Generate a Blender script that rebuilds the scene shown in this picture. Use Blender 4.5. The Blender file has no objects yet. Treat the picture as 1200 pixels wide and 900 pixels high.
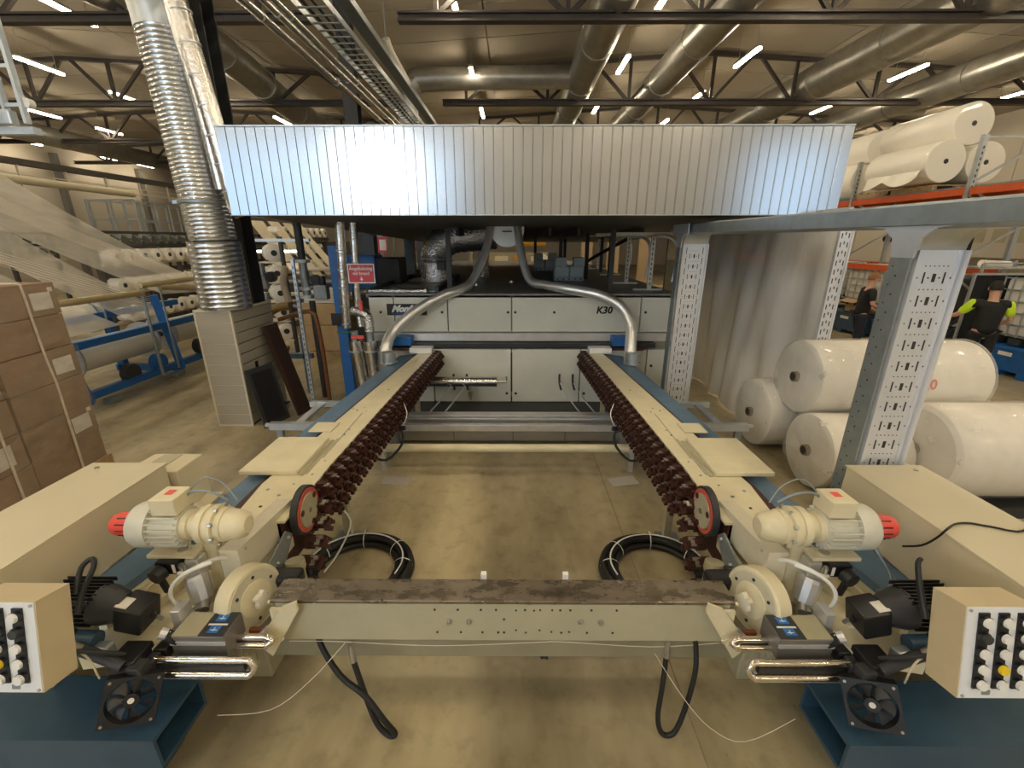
import bpy, bmesh, math, random
from mathutils import Vector, Matrix
C = bpy.context.scene.collection
PI = math.pi
rnd = random.Random(7)

# ------------------------------------------------------------------ camera
FPX, PIT, YAW, CAMZ = 510.0, math.radians(18.4), math.radians(0.34), 2.45
cam = bpy.data.objects.new('camera', bpy.data.cameras.new('camera'))
C.objects.link(cam)
cam.data.sensor_width = 36.0
cam.data.lens = 36.0 * FPX / 1200.0
cam.data.clip_start = 0.05
cam.data.clip_end = 200
cam.location = (0, 0, CAMZ)
cam.rotation_euler = (PI / 2 - PIT, 0, YAW)
bpy.context.scene.camera = cam

# ------------------------------------------------------------------ world, lights, exposure
sc = bpy.context.scene
w = bpy.data.worlds.new('world'); sc.world = w; w.use_nodes = True
w.node_tree.nodes['Background'].inputs[0].default_value = (0.75, 0.85, 1.0, 1)
w.node_tree.nodes['Background'].inputs[1].default_value = 0.3
sc.view_settings.view_transform = 'Standard'
sc.view_settings.look = 'None'
sc.view_settings.gamma = 1
sc.view_settings.use_curve_mapping = False
sc.view_settings.exposure = 0.27
LAMP_COL = (1.0, 0.86, 0.62)
LAMP_W = 62.0
DAY_COL = (0.45, 0.70, 1.0)
DAY_GATE, DAY_BRIGHT, DAY_SIDE = 1.5, 18.0, 1.5     # glow of the translucent gate and the windows in the rear wall

def area(name, loc, target, sx, sy, power, col):
    l = bpy.data.lights.new(name, 'AREA'); l.shape = 'RECTANGLE'; l.size = sx; l.size_y = sy
    l.energy = power; l.color = col
    o = bpy.data.objects.new(name, l); C.objects.link(o); o.location = loc
    o.rotation_euler = (Vector(target) - Vector(loc)).to_track_quat('-Z', 'Y').to_euler()
    return o

# ------------------------------------------------------------------ helpers
def ray(px, py):
    u = (px - 600) / FPX; v = (450 - py) / FPX
    Y = math.cos(PIT) + v * math.sin(PIT); Z = -math.sin(PIT) + v * math.cos(PIT)
    c, s = math.cos(YAW), math.sin(YAW)
    return Vector((u * c - Y * s, u * s + Y * c, Z))
def at(px, py, Y=None, Z=None, X=None):
    "a point of the place seen at a pixel, at a known depth, height or side distance"
    r = ray(px, py)
    t = (Z - CAMZ) / r.z if Z is not None else (Y / r.y if Y is not None else X / r.x)
    return Vector((0, 0, CAMZ)) + r * t

def V(*a): return Vector(a)
MIRX = -0.06
class MB:
    xf = None
    mirror = False            # class flag: the right half of the machine is the left half mirrored
    def __init__(s): s.v = []; s.f = []
    def add(s, vs, fs):
        n = len(s.v); s.v += [tuple(v) for v in vs]; s.f += [tuple(i + n for i in f) for f in fs]; return s
    def box(s, a, b):
        (x0, y0, z0), (x1, y1, z1) = a, b
        return s.hexa([(x0,y0,z0),(x1,y0,z0),(x1,y1,z0),(x0,y1,z0),(x0,y0,z1),(x1,y0,z1),(x1,y1,z1),(x0,y1,z1)])
    def hexa(s, p): return s.add(p, [(0,3,2,1),(4,5,6,7),(0,1,5,4),(1,2,6,5),(2,3,7,6),(3,0,4,7)])
    def obox(s, c, size, rot=None, bev=0.0):
        h = [x / 2 for x in size]; R = rot if rot else Matrix.Identity(3); c = Vector(c)
        if bev <= 0:
            return s.hexa([c + R @ Vector((sx*h[0], sy*h[1], sz*h[2])) for sz in (-1,1) for sx, sy in ((-1,-1),(1,-1),(1,1),(-1,1))])
        m = bmesh.new(); bmesh.ops.create_cube(m, size=1)
        for v in m.verts: v.co = Vector((v.co.x*size[0], v.co.y*size[1], v.co.z*size[2]))
        bmesh.ops.bevel(m, geom=m.edges[:], offset=bev, segments=2, affect='EDGES', profile=0.5)
        m.verts.index_update()
        s.add([c + R @ v.co for v in m.verts], [[v.index for v in f.verts] for f in m.faces]); m.free(); return s
    def bbox(s, a, b, bev=0.004):
        c = [(a[i]+b[i])/2 for i in range(3)]; return s.obox(c, [abs(b[i]-a[i]) for i in range(3)], None, bev)
    def cyl(s, p0, p1, r0, r1=None, n=16, cap=True):
        return s.lathe(p0, p1, [(0, r0), (1, r0 if r1 is None else r1)], n, cap)
    def lathe(s, p0, p1, prof, n=24, cap=True):
        "prof: (t along p0-p1, radius)"
        p0 = Vector(p0); p1 = Vector(p1); d = p1 - p0; q = d.normalized().to_track_quat('Z', 'Y')
        vs = []; fs = []
        for t, r in prof:
            for k in range(n):
                a = 2*PI*k/n; vs.append(p0 + d*t + q @ Vector((math.cos(a)*r, math.sin(a)*r, 0)))
        for i in range(len(prof)-1):
            for k in range(n):
                k2 = (k+1) % n; fs.append((i*n+k, i*n+k2, (i+1)*n+k2, (i+1)*n+k))
        if cap:
            fs.append(tuple(range(n-1, -1, -1))); fs.append(tuple((len(prof)-1)*n + k for k in range(n)))
        return s.add(vs, fs)
    def tube(s, pts, r, n=8, smooth=4, cap=True, ribs=None):
        P = [Vector(p) for p in pts]
        if smooth and len(P) > 2: P = catmull(P, smooth)
        rs = r if isinstance(r, (list, tuple)) else None
        N = len(P); vs = []; fs = []; up = None
        for i, p in enumerate(P):
            t = (P[min(i+1, N-1)] - P[max(i-1, 0)])
            if t.length < 1e-9: t = Vector((0,0,1))
            t.normalize()
            if up is None:
                up = Vector((0,0,1)) if abs(t.z) < .9 else Vector((0,1,0))
            a = t.cross(up)
            if a.length < 1e-6: a = t.orthogonal()
            a.normalize(); b = a.cross(t).normalized(); up = b
            rr = (rs[0] + (rs[1]-rs[0]) * i/(N-1)) if rs else r
            if ribs and i % 2: rr *= ribs
            for k in range(n):
                an = 2*PI*k/n; vs.append(p + a*math.cos(an)*rr + b*math.sin(an)*rr)
        for i in range(N-1):
            for k in range(n):
                k2 = (k+1) % n; fs.append((i*n+k, i*n+k2, (i+1)*n+k2, (i+1)*n+k))
        if cap: fs.append(tuple(range(n-1, -1, -1))); fs.append(tuple((N-1)*n+k for k in range(n)))
        return s.add(vs, fs)
    def prism(s, poly, ext):
        n = len(poly); e = Vector(ext); P = [Vector(p) for p in poly]
        return s.add(P + [p + e for p in P], [tuple(range(n-1, -1, -1)), tuple(range(n, 2*n))] + [(i, (i+1) % n, (i+1) % n + n, i+n) for i in range(n)])
    def grid(s, fn, nu, nv, thick=None):
        vs = [fn(i/nu, j/nv) for j in range(nv+1) for i in range(nu+1)]
        fs = [(j*(nu+1)+i, j*(nu+1)+i+1, (j+1)*(nu+1)+i+1, (j+1)*(nu+1)+i) for j in range(nv) for i in range(nu)]
        return s.add(vs, fs)
    def sphere(s, c, r, n=14, m=8, sc=(1,1,1)):
        c = Vector(c); vs = []; fs = []
        for j in range(m+1):
            th = PI*j/m
            for k in range(n):
                ph = 2*PI*k/n; vs.append(c + Vector((math.sin(th)*math.cos(ph)*r*sc[0], math.sin(th)*math.sin(ph)*r*sc[1], math.cos(th)*r*sc[2])))
        for j in range(m):
            for k in range(n): fs.append((j*n+k, (j+1)*n+k, (j+1)*n+(k+1)%n, j*n+(k+1)%n))
        return s.add(vs, fs)
    def build(s, name, m, parent=None, smooth=False, **props):
        v, f = s.v, s.f
        if MB.xf: v = [MB.xf(q) for q in v]
        if MB.mirror:
            v = [(2*MIRX - x, y, z) for x, y, z in v]; f = [tuple(reversed(q)) for q in f]
        me = bpy.data.meshes.new(name); me.from_pydata([tuple(q) for q in v], [], f); me.materials.append(m); me.update()
        if smooth:
            me.polygons.foreach_set('use_smooth', [True]*len(me.polygons))
            try: me.set_sharp_from_angle(angle=math.radians(35))
            except Exception: pass
        return link(name, me, parent, **props)

def link(name, me, parent=None, **props):
    o = bpy.data.objects.new(name, me); C.objects.link(o)
    if parent is not None: attach(o, parent)
    for k, v in props.items():
        if v is not None: o['category' if k == 'cat' else k] = v
    return o
def attach(o, parent):
    o.parent = parent
    if parent.type == 'EMPTY': o.matrix_parent_inverse = Matrix.Translation(-parent.location)
def catmull(P, k):
    out = []; N = len(P)
    for i in range(N-1):
        p0, p1, p2, p3 = P[max(i-1,0)], P[i], P[i+1], P[min(i+2,N-1)]
        for j in range(k):
            t = j/k; out.append(0.5*((2*p1) + (p2-p0)*t + (2*p0-5*p1+4*p2-p3)*t*t + (3*p1-p0-3*p2+p3)*t**3))
    out.append(P[-1]); return out
def rotm(rx=0, ry=0, rz=0):
    return Matrix.Rotation(rz, 3, 'Z') @ Matrix.Rotation(ry, 3, 'Y') @ Matrix.Rotation(rx, 3, 'X')
def thing(name, label, cat, loc=(0,0,0), group=None):
    o = bpy.data.objects.new(name, None); C.objects.link(o); o.empty_display_size = 0.1
    x, y, z = loc
    if MB.mirror: x = 2*MIRX - x
    o.location = (x, y, z); o['label'] = label; o['category'] = cat
    if group: o['group'] = group
    return o
def single(mb, name, m, label, cat, group=None, smooth=False):
    return mb.build(name, m, None, smooth, label=label, cat=cat, group=group)
def struct(mb, name, m, smooth=False): return mb.build(name, m, None, smooth, kind='structure')
def copy_tree(o, parent=None):
    c = o.copy(); C.objects.link(c)
    if parent is not None: c.parent = parent
    for ch in [q for q in kids.get(o.name, [])]: copy_tree(ch, c)
    return c
kids = {}
def reg(root):
    for o in list(C.objects):
        if o.parent is not None: 
            L = kids.setdefault(o.parent.name, [])
            if o not in L: L.append(o)
def text(body, size, origin, right, up, m, parent, ext=0.0015, bold=0.0, shear=0.0, center=False, name='lettering'):
    cu = bpy.data.curves.new(name, 'FONT'); cu.body = body; cu.size = size; cu.extrude = ext; cu.offset = bold; cu.shear = shear
    cu.resolution_u = 2
    if center: cu.align_x = 'CENTER'
    t = bpy.data.objects.new(name, cu); C.objects.link(t)
    bpy.context.view_layer.update()
    me = bpy.data.meshes.new_from_object(t.evaluated_get(bpy.context.evaluated_depsgraph_get()))
    bpy.data.objects.remove(t)
    r = Vector(right).normalized(); u = Vector(up).normalized(); n = r.cross(u)
    M = Matrix((r, u, n)).transposed().to_4x4(); M.translation = Vector(origin)
    me.transform(M); me.materials.clear(); me.materials.append(m)
    return link(name, me, parent)

# ------------------------------------------------------------------ materials
mats = {}
def mat(name, col, rough=0.5, metal=0.0, var=0.0, scale=8.0, bump=0.0, bscale=60.0, emit=0.0, ecol=None, coat=0.0, alpha=1.0, trans=0.0, sheen=0.0, spec=0.5, rvar=0.0, stretch=None):
    if name in mats: return mats[name]
    m = bpy.data.materials.new(name); m.use_nodes = True; nt = m.node_tree; N = nt.nodes; b = N['Principled BSDF']
    b.inputs['Base Color'].default_value = (*col, 1); b.inputs['Roughness'].default_value = rough; b.inputs['Metallic'].default_value = metal
    b.inputs['Coat Weight'].default_value = coat; b.inputs['Alpha'].default_value = alpha
    b.inputs['Transmission Weight'].default_value = trans; b.inputs['Sheen Weight'].default_value = sheen
    b.inputs['Specular IOR Level'].default_value = spec
    if emit: b.inputs['Emission Color'].default_value = (*(ecol or col), 1); b.inputs['Emission Strength'].default_value = emit
    if var or bump or rvar:
        g = N.new('ShaderNodeNewGeometry')
        vec = g.outputs['Position']
        if stretch:
            mp = N.new('ShaderNodeMapping'); mp.inputs['Scale'].default_value = stretch; nt.links.new(vec, mp.inputs['Vector']); vec = mp.outputs['Vector']
    if var or rvar:
        t = N.new('ShaderNodeTexNoise'); t.inputs['Scale'].default_value = scale; t.inputs['Detail'].default_value = 5; t.inputs['Roughness'].default_value = .62
        nt.links.new(vec, t.inputs['Vector'])
    if var:
        r = N.new('ShaderNodeValToRGB'); e = r.color_ramp.elements; e[0].position = .3; e[1].position = .7
        e[0].color = (*[max(0, c*(1-var)) for c in col], 1); e[1].color = (*[min(1, c*(1+var*.6)) for c in col], 1)
        nt.links.new(t.outputs['Fac'], r.inputs['Fac']); nt.links.new(r.outputs['Color'], b.inputs['Base Color'])
    if rvar:
        mr = N.new('ShaderNodeMapRange'); mr.inputs[1].default_value = .3; mr.inputs[2].default_value = .7
        mr.inputs[3].default_value = max(.02, rough-rvar); mr.inputs[4].default_value = min(1, rough+rvar)
        nt.links.new(t.outputs['Fac'], mr.inputs[0]); nt.links.new(mr.outputs[0], b.inputs['Roughness'])
    if bump:
        t2 = N.new('ShaderNodeTexNoise'); t2.inputs['Scale'].default_value = bscale; t2.inputs['Detail'].default_value = 4
        bp = N.new('ShaderNodeBump'); bp.inputs['Strength'].default_value = bump; bp.inputs['Distance'].default_value = .02
        nt.links.new(vec, t2.inputs['Vector']); nt.links.new(t2.outputs['Fac'], bp.inputs['Height']); nt.links.new(bp.outputs['Normal'], b.inputs['Normal'])
    mats[name] = m; return m

M_CREAM = mat('cream_paint', (.75, .675, .465), .38, var=.10, scale=5, bump=.05, bscale=200)
M_CREAMD = mat('olive_cream_paint', (.43, .395, .27), .42, var=.12, scale=4)
M_CAB = mat('cabinet_cream', (.64, .57, .40), .42, var=.05, scale=2)
M_PANEL = mat('dryer_panel_cream', (.69, .69, .61), .4, var=.07, scale=2)
M_BLUE = mat('grey_blue_paint', (.115, .20, .31), .4, var=.15, scale=6)
M_BLUED = mat('dark_blue_paint', (.03, .075, .125), .4, var=.18, scale=6)
M_BRBLUE = mat('bright_blue_paint', (.015, .13, .42), .42, var=.15, scale=8)
M_BROWN = mat('chain_brown_oiled', (.075, .028, .020), .33, .3, var=.4, scale=40, bump=.2, bscale=150)
M_CLIP = mat('chain_clip_steel', (.42, .38, .33), .35, .8, var=.2, scale=50)
M_STEEL = mat('bare_steel', (.52, .51, .49), .32, .9, var=.15, scale=20)
M_WORN = mat('worn_dark_steel', (.24, .20, .155), .30, .75, var=.32, scale=9, rvar=.18, stretch=(1,2,1))
M_ALU = mat('aluminium', (.74, .74, .75), .38, .7, var=.12, scale=6)
M_GALV = mat('galvanised_steel', (.56, .60, .64), .38, .8, var=.14, scale=7, rvar=.1)
M_GALVG = mat('grey_galvanised', (.30, .34, .36), .45, .6, var=.15, scale=9)
M_HOOD = mat('hood_sheet', (.56, .57, .59), .19, .92, var=.03, scale=2)
M_FOIL = mat('crinkled_foil', (.72, .71, .70), .27, 1, var=.12, scale=30, bump=1.0, bscale=30)
M_SPIRAL = mat('spiral_duct_zinc', (.60, .625, .65), .25, .95, var=.12, scale=14)
M_HOSE = mat('silver_hose', (.80, .80, .80), .36, .8, var=.06, scale=20)
M_DUCT = mat('roof_duct_zinc', (.46, .45, .41), .36, .78, var=.2, scale=3)
M_DARK = mat('dark_grey_paint', (.035, .037, .04), .5, var=.2, scale=4)
M_TRUSS = mat('truss_dark_brown', (.075, .062, .055), .55, var=.2, scale=5)
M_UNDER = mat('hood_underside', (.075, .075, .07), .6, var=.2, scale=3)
M_DECK = mat('dryer_deck_grey', (.21, .21, .205), .42, var=.3, scale=3)
M_BLACK = mat('black_plastic', (.012, .012, .014), .38, bump=.05)
M_RUBBER = mat('black_rubber', (.010, .010, .010), .55)
M_WHITE = mat('white_plastic', (.82, .82, .80), .35)
M_PANELW = mat('white_front_plate', (.80, .82, .86), .35)
M_YELLOW = mat('yellow_button', (.85, .62, .02), .35)
M_RED = mat('red_cap', (.80, .09, .07), .4)
M_REDRING = mat('red_ring', (.62, .11, .07), .5, var=.2, scale=40)
M_SIGN = mat('sign_red', (.55, .035, .06), .4)
M_PRINTW = mat('white_print', (.85, .83, .80), .5)
M_PRINTK = mat('black_print', (.01, .01, .012), .5)
M_LBLUE = mat('blue_label', (.03, .17, .50), .35)
M_CARD = mat('cardboard', (.33, .225, .145), .6, var=.2, scale=5, bump=.1, bscale=40)
M_CARD2 = mat('cardboard_pale', (.52, .37, .20), .75, var=.12, scale=5)
M_PAPER = mat('paper_label', (.74, .70, .64), .6, var=.06, scale=30)
M_STRAP = mat('strap_cream', (.66, .58, .47), .5)
M_ROLL = mat('fabric_roll_warm_white', (.93, .88, .78), .45, var=.02, scale=3, bump=.12, bscale=7, coat=.35)
M_CORE = mat('roll_core_card', (.22, .17, .12), .7)
M_ORANGE = mat('rack_orange', (.62, .10, .025), .45, var=.1)
M_WOOD = mat('pallet_wood', (.48, .33, .16), .7, var=.3, scale=12)
M_TILE = mat('column_siding', (.43, .40, .34), .45, var=.05, scale=3)
M_TRIM = mat('column_trim', (.66, .62, .50), .45)
M_WALL = mat('wall_panel_cream', (.58, .52, .43), .7, var=.04, scale=.6)
M_CEIL = mat('roof_liner', (.50, .44, .35), .75, var=.10, scale=.5)
M_SKIN = mat('skin', (.62, .34, .24), .5)
M_SHIRT = mat('black_cloth', (.012, .012, .014), .8, var=.3, scale=20)
M_TROUS = mat('navy_trousers', (.014, .018, .03), .8)
M_HIVIS = mat('lime_cloth', (.58, .85, .03), .7)
M_HAIRG = mat('ginger_hair', (.30, .14, .06), .8)
M_HAIRB = mat('black_hair', (.012, .009, .008), .7)
M_IBC = mat('tank_plastic', (.72, .68, .62), .4, var=.06, scale=4)
M_AMBER = mat('amber_paint', (.62, .33, .03), .5)
M_COPPER = mat('brown_pipe', (.22, .09, .035), .45, .3, var=.3, scale=15)

def floor_material():
    m = bpy.data.materials.new('concrete_floor'); m.use_nodes = True; nt = m.node_tree; N = nt.nodes; L = nt.links; b = N['Principled BSDF']
    g = N.new('ShaderNodeNewGeometry')
    def noise(sc_, det, vec=None, rough=.6):
        t = N.new('ShaderNodeTexNoise'); t.inputs['Scale'].default_value = sc_; t.inputs['Detail'].default_value = det; t.inputs['Roughness'].default_value = rough
        L.new(vec or g.outputs['Position'], t.inputs['Vector']); return t.outputs['Fac']
    mp = N.new('ShaderNodeMapping'); mp.inputs['Scale'].default_value = (1.0, .35, 1); mp.inputs['Rotation'].default_value = (0, 0, .5); L.new(g.outputs['Position'], mp.inputs['Vector'])
    r = N.new('ShaderNodeValToRGB'); e = r.color_ramp.elements
    e[0].position = .36; e[0].color = (.25, .205, .12, 1); e[1].position = .62; e[1].color = (.58, .49, .31, 1)
    L.new(noise(.9, 5, mp.outputs['Vector']), r.inputs['Fac'])
    r2 = N.new('ShaderNodeValToRGB'); e = r2.color_ramp.elements
    e[0].position = .28; e[0].color = (.62, .60, .56, 1); e[1].position = .50; e[1].color = (1, 1, 1, 1)
    L.new(noise(6, 7), r2.inputs['Fac'])
    mx = N.new('ShaderNodeMix'); mx.data_type = 'RGBA'; mx.blend_type = 'MULTIPLY'; mx.inputs[0].default_value = .7
    L.new(r.outputs['Color'], mx.inputs[6]); L.new(r2.outputs['Color'], mx.inputs[7])
    r3 = N.new('ShaderNodeValToRGB'); e = r3.color_ramp.elements   # small dark spots of dirt
    e[0].position = .24; e[0].color = (.35, .30, .25, 1); e[1].position = .30; e[1].color = (1, 1, 1, 1)
    L.new(noise(24, 3), r3.inputs['Fac'])
    m2 = N.new('ShaderNodeMix'); m2.data_type = 'RGBA'; m2.blend_type = 'MULTIPLY'; m2.inputs[0].default_value = .6
    mb = N.new('ShaderNodeMapping'); mb.inputs['Scale'].default_value = (1.1, .07, 1); L.new(g.outputs['Position'], mb.inputs['Vector'])
    rb = N.new('ShaderNodeValToRGB'); e = rb.color_ramp.elements       # long poured strips of slightly different tone
    e[0].position = .42; e[0].color = (.74, .73, .74, 1); e[1].position = .54; e[1].color = (1, 1, .97, 1)
    L.new(noise(1.0, 1, mb.outputs['Vector'], .3), rb.inputs['Fac'])
    m3 = N.new('ShaderNodeMix'); m3.data_type = 'RGBA'; m3.blend_type = 'MULTIPLY'; m3.inputs[0].default_value = .8
    L.new(mx.outputs[2], m3.inputs[6]); L.new(rb.outputs['Color'], m3.inputs[7])
    L.new(m3.outputs[2], m2.inputs[6]); L.new(r3.outputs['Color'], m2.inputs[7])
    L.new(m2.outputs[2], b.inputs['Base Color'])
    mr = N.new('ShaderNodeMapRange'); mr.inputs[1].default_value = .3; mr.inputs[2].default_value = .7; mr.inputs[3].default_value = .28; mr.inputs[4].default_value = .5
    L.new(noise(2.2, 5), mr.inputs[0]); L.new(mr.outputs[0], b.inputs['Roughness'])
    bp = N.new('ShaderNodeBump'); bp.inputs['Strength'].default_value = .08; L.new(noise(30, 4), bp.inputs['Height']); L.new(bp.outputs['Normal'], b.inputs['Normal'])
    return m

def film_material(name, col, alpha, rough=.2, bump=.6, bscale=3.0, stretch=(1,1,.35), streak=0.0):
    "clear plastic film: part see-through, part glossy, crumpled"
    m = bpy.data.materials.new(name); m.use_nodes = True; nt = m.node_tree; N = nt.nodes; L = nt.links
    b = N['Principled BSDF']; out = N['Material Output']
    b.inputs['Base Color'].default_value = (*col, 1); b.inputs['Roughness'].default_value = rough
    g = N.new('ShaderNodeNewGeometry'); mp = N.new('ShaderNodeMapping'); mp.inputs['Scale'].default_value = stretch
    t = N.new('ShaderNodeTexNoise'); t.inputs['Scale'].default_value = bscale; t.inputs['Detail'].default_value = 5
    L.new(g.outputs['Position'], mp.inputs['Vector']); L.new(mp.outputs['Vector'], t.inputs['Vector'])
    bp = N.new('ShaderNodeBump'); bp.inputs['Strength'].default_value = bump; bp.inputs['Distance'].default_value = .05
    L.new(t.outputs['Fac'], bp.inputs['Height']); L.new(bp.outputs['Normal'], b.inputs['Normal'])
    tr = N.new('ShaderNodeBsdfTransparent'); mix = N.new('ShaderNodeMixShader')
    mr = N.new('ShaderNodeMapRange'); mr.inputs[1].default_value = .35; mr.inputs[2].default_value = .7
    mr.inputs[3].default_value = max(0, alpha-streak); mr.inputs[4].default_value = min(1, alpha+streak)
    L.new(t.outputs['Fac'], mr.inputs[0]); L.new(mr.outputs[0], mix.inputs[0])
    L.new(tr.outputs[0], mix.inputs[1]); L.new(b.outputs[0], mix.inputs[2]); L.new(mix.outputs[0], out.inputs['Surface'])
    return m
M_FOILS = mat('smooth_foil_wrap', (.74, .72, .70), .24, 1, var=.10, scale=14, bump=.35, bscale=16)
M_FILM = film_material('curtain_film', (.88, .85, .80), .86, .14, .9, 1.6, (1, 1, .45), .10)
M_BRIGHTZ = mat('bright_zinc_sheet', (.80, .81, .84), .36, .45, var=.05, scale=6)
M_WRAP = film_material('roll_wrap_film', (.84, .82, .78), .28, .08, .35, 5, (1, 1, 1), .04)
M_YARN = film_material('yarn_sheet', (.80, .75, .66), .36, .5, .2, 2.0, (1, 1, 1), .05)
M_YARN2 = film_material('dense_yarn_sheet', (.72, .62, .42), .9, .6, .1, 2.0, (1, 1, 1), .05)
M_GLASSY = film_material('clear_bowl', (.62, .64, .64), .55, .08, .1, 5, (1,1,1), .1)
# ------------------------------------------------------------------ the hall
XL, XR, YB, YF = -27.0, 21.0, -9.5, 46.0
M_FLOOR = floor_material()
fl = struct(MB().box((XL, YB, -.12), (XR, YF, 0)), 'floor', M_FLOOR)
for x in (.95, 4.6, -6.2):                                # cut joints in the slab
    MB().box((x-.004, YB, 0), (x+.004, YF, .0012)).build('floor_joint', mat('joint_filler', (.26,.21,.14), .7), fl)

def roof_z(x):
    P = [(-30, 7.45), (-15, 8.25), (-4.4, 7.70), (6.4, 8.35), (17.5, 7.75), (26, 7.3)]
    for (a, za), (b, zb) in zip(P, P[1:]):
        if a <= x <= b: return za + (zb-za)*(x-a)/(b-a)
    return 7.4
ce = struct(MB().box((XL, YB, 8.9), (XR, YF, 9.0)), 'ceiling', M_CEIL)
xs = [XL, -23, -19, -15, -11.5, -8, -4.4, -.8, 2.8, 6.4, 10, 13.7, 17.5, XR]
ys = [YB] + [-6 + 1.9*i for i in range(28)]
for i, (a, b) in enumerate(zip(xs, xs[1:])):
    for j, (c, d) in enumerate(zip(ys, ys[1:])):
        if d < 4: 
            if j % 3: continue
            d = min(4, ys[j+3]) if j+3 < len(ys) else d
        if c > 34: continue
        g = .02; dz = rnd.uniform(-.006, .006); za, zb = roof_z(a)+dz, roof_z(b)+dz
        MB().hexa([(a+g,c+g,za),(b-g,c+g,zb),(b-g,d-g,zb),(a+g,d-g,za),(a+g,c+g,za+.05),(b-g,c+g,zb+.05),(b-g,d-g,zb+.05),(a+g,d-g,za+.05)]).build('roof_panel', M_CEIL, ce)
# walls
wl = struct(MB().box((XL-.2, YB, 0), (XL, YF, 9)), 'wall_left', M_WALL)
wr = struct(MB().box((XR, YB, 0), (XR+.2, YF, 9)), 'wall_right', M_WALL)
wb = struct(MB().box((XL, YF, 0), (XR, YF+.2, 9)), 'wall_back', M_WALL)
M_COL = mat('column_grey_blue', (.055, .075, .10), .5, var=.1)
for k in range(9):
    y = 5 + 6*k - .95
    MB().box((XL, y-.14, 0), (XL+.3, y+.14, 7.2)).build('wall_column', mat('wall_column_grey', (.20,.19,.17), .6), wl)
    MB().box((XL, y+.3, .3), (XL+.06, y+5.6, 7.0)).build('wall_panel', M_WALL, wl)
    MB().box((XR-.3, y-.14, 0), (XR, y+.14, 7.2)).build('wall_column', mats['wall_column_grey'], wr)
    MB().box((XR-.06, y+.3, .3), (XR, y+5.6, 7.0)).build('wall_panel', M_WALL, wr)
# rear wall with two daylight windows behind the photographer
M_GATE = mat('gate_pane', (.6, .7, .8), .4, emit=DAY_GATE, ecol=DAY_COL)
M_DAY = mat('daylight_pane', (.7, .85, 1), .4, emit=DAY_BRIGHT, ecol=(.85, .93, 1))
M_DAYS = mat('side_pane', (.7, .85, 1), .4, emit=DAY_SIDE, ecol=DAY_COL)
wn = struct(MB().box((XL, YB-.2, 0), (XR, YB, 9)), 'wall_rear', mat('rear_wall_pale', (.66, .66, .66), .7))
for n, (x0, x1, z0, z1, pm) in enumerate(((-6.3, -4.7, 3.8, 6.0, M_DAY), (-15.5, -7.0, .8, 6.4, M_GATE), (-4.0, -2.4, .8, 6.4, M_GATE), (9.6, 13.0, 2.0, 6.0, M_DAYS))):
    wi = struct(MB().box((x0-.1, YB, z0-.1), (x1+.1, YB+.06, z1+.1)), 'window_%d' % (n+1), mat('window_frame', (.5,.5,.5), .5))
    for a in range(3):
        q = x0 + (x1-x0)*a/3
        MB().box((q+.04, YB+.05, z0), (q+(x1-x0)/3-.04, YB+.09, z1)).build('window_pane', pm, wi)

# ------------------------------------------------------------------ columns and trusses
def rowname(i): return ['nearest', 'second', 'third', 'fourth', 'farthest'][i]
TY = [11.05, 17.05, 23.05, 29.05]
def beam(p, q, w_, h): 
    p, q = Vector(p), Vector(q); d = q-p
    R = d.to_track_quat('Y', 'Z').to_matrix(); return (p+q)/2, (w_, d.length, h), R
def truss(x0, x1, y, label, first):
    t = thing('roof_truss', label, 'truss', (x0, y, 6.78), 'roof trusses')
    MB().box((x0, y-.10, 6.76), (x1, y+.10, 6.80)).box((x0, y-.10, 6.90), (x1, y+.10, 6.94)).box((x0, y-.02, 6.8), (x1, y+.02, 6.9)).build('bottom_chord', M_TRUSS, t)
    n = first
    nodes = []
    while n < x1 - .5:
        if n > x0 + .5: nodes.append(n)
        n += 2.75
    m = MB(); xx = [x0+.8] + [a for a in (-15, 6.4) if x0 < a < x1] + [x1-.8]
    for a, b in zip(xx, xx[1:]): m.obox(*beam((a, y, roof_z(a)-.10), (b, y, roof_z(b)-.10), .16, .10))
    m.build('top_chord', M_TRUSS, t)
    for n in nodes:
        for dx in (-1.2, 0, 1.2):
            if x0+.4 < n+dx < x1-.4:
                MB().obox(*beam((n+dx*.06, y, 6.93), (n+dx, y, roof_z(n+dx)-.13), .09, .09)).build('web_member', M_TRUSS, t)
for i, y in enumerate(TY):
    truss(-2.45, XR-.4, y, 'dark steel lattice roof truss right of the hall column, %s from the camera' % rowname(i), -1.65)
    truss(XL+.4, -4.3, y, 'dark steel lattice roof truss left of the hall column, %s from the camera' % rowname(i), -24.6)
def hcol(x, y, label, z1=7.6, m=M_DARK):
    t = thing('steel_column', label, 'column', (x, y, 0), 'steel hall columns')
    MB().box((x-.15, y-.14, 0), (x+.15, y-.12, z1)).box((x-.15, y+.12, 0), (x+.15, y+.14, z1)).build('flange', m, t)
    MB().box((x-.012, y-.12, 0), (x+.012, y+.12, z1)).build('web', m, t)
    MB().box((x-.22, y-.2, 0), (x+.22, y+.2, .02)).build('foot_plate', m, t)
hcol(-3.6, 11.05, 'dark steel column rising behind the metal hood, by the ceiling cable trays')
hcol(-3.5, 17.05, 'dark blue steel column standing farther back under the second truss', m=M_COL)
hcol(-3.78, 6.24, 'dark steel column directly behind the spiral duct and its clad base', z1=7.6)

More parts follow.
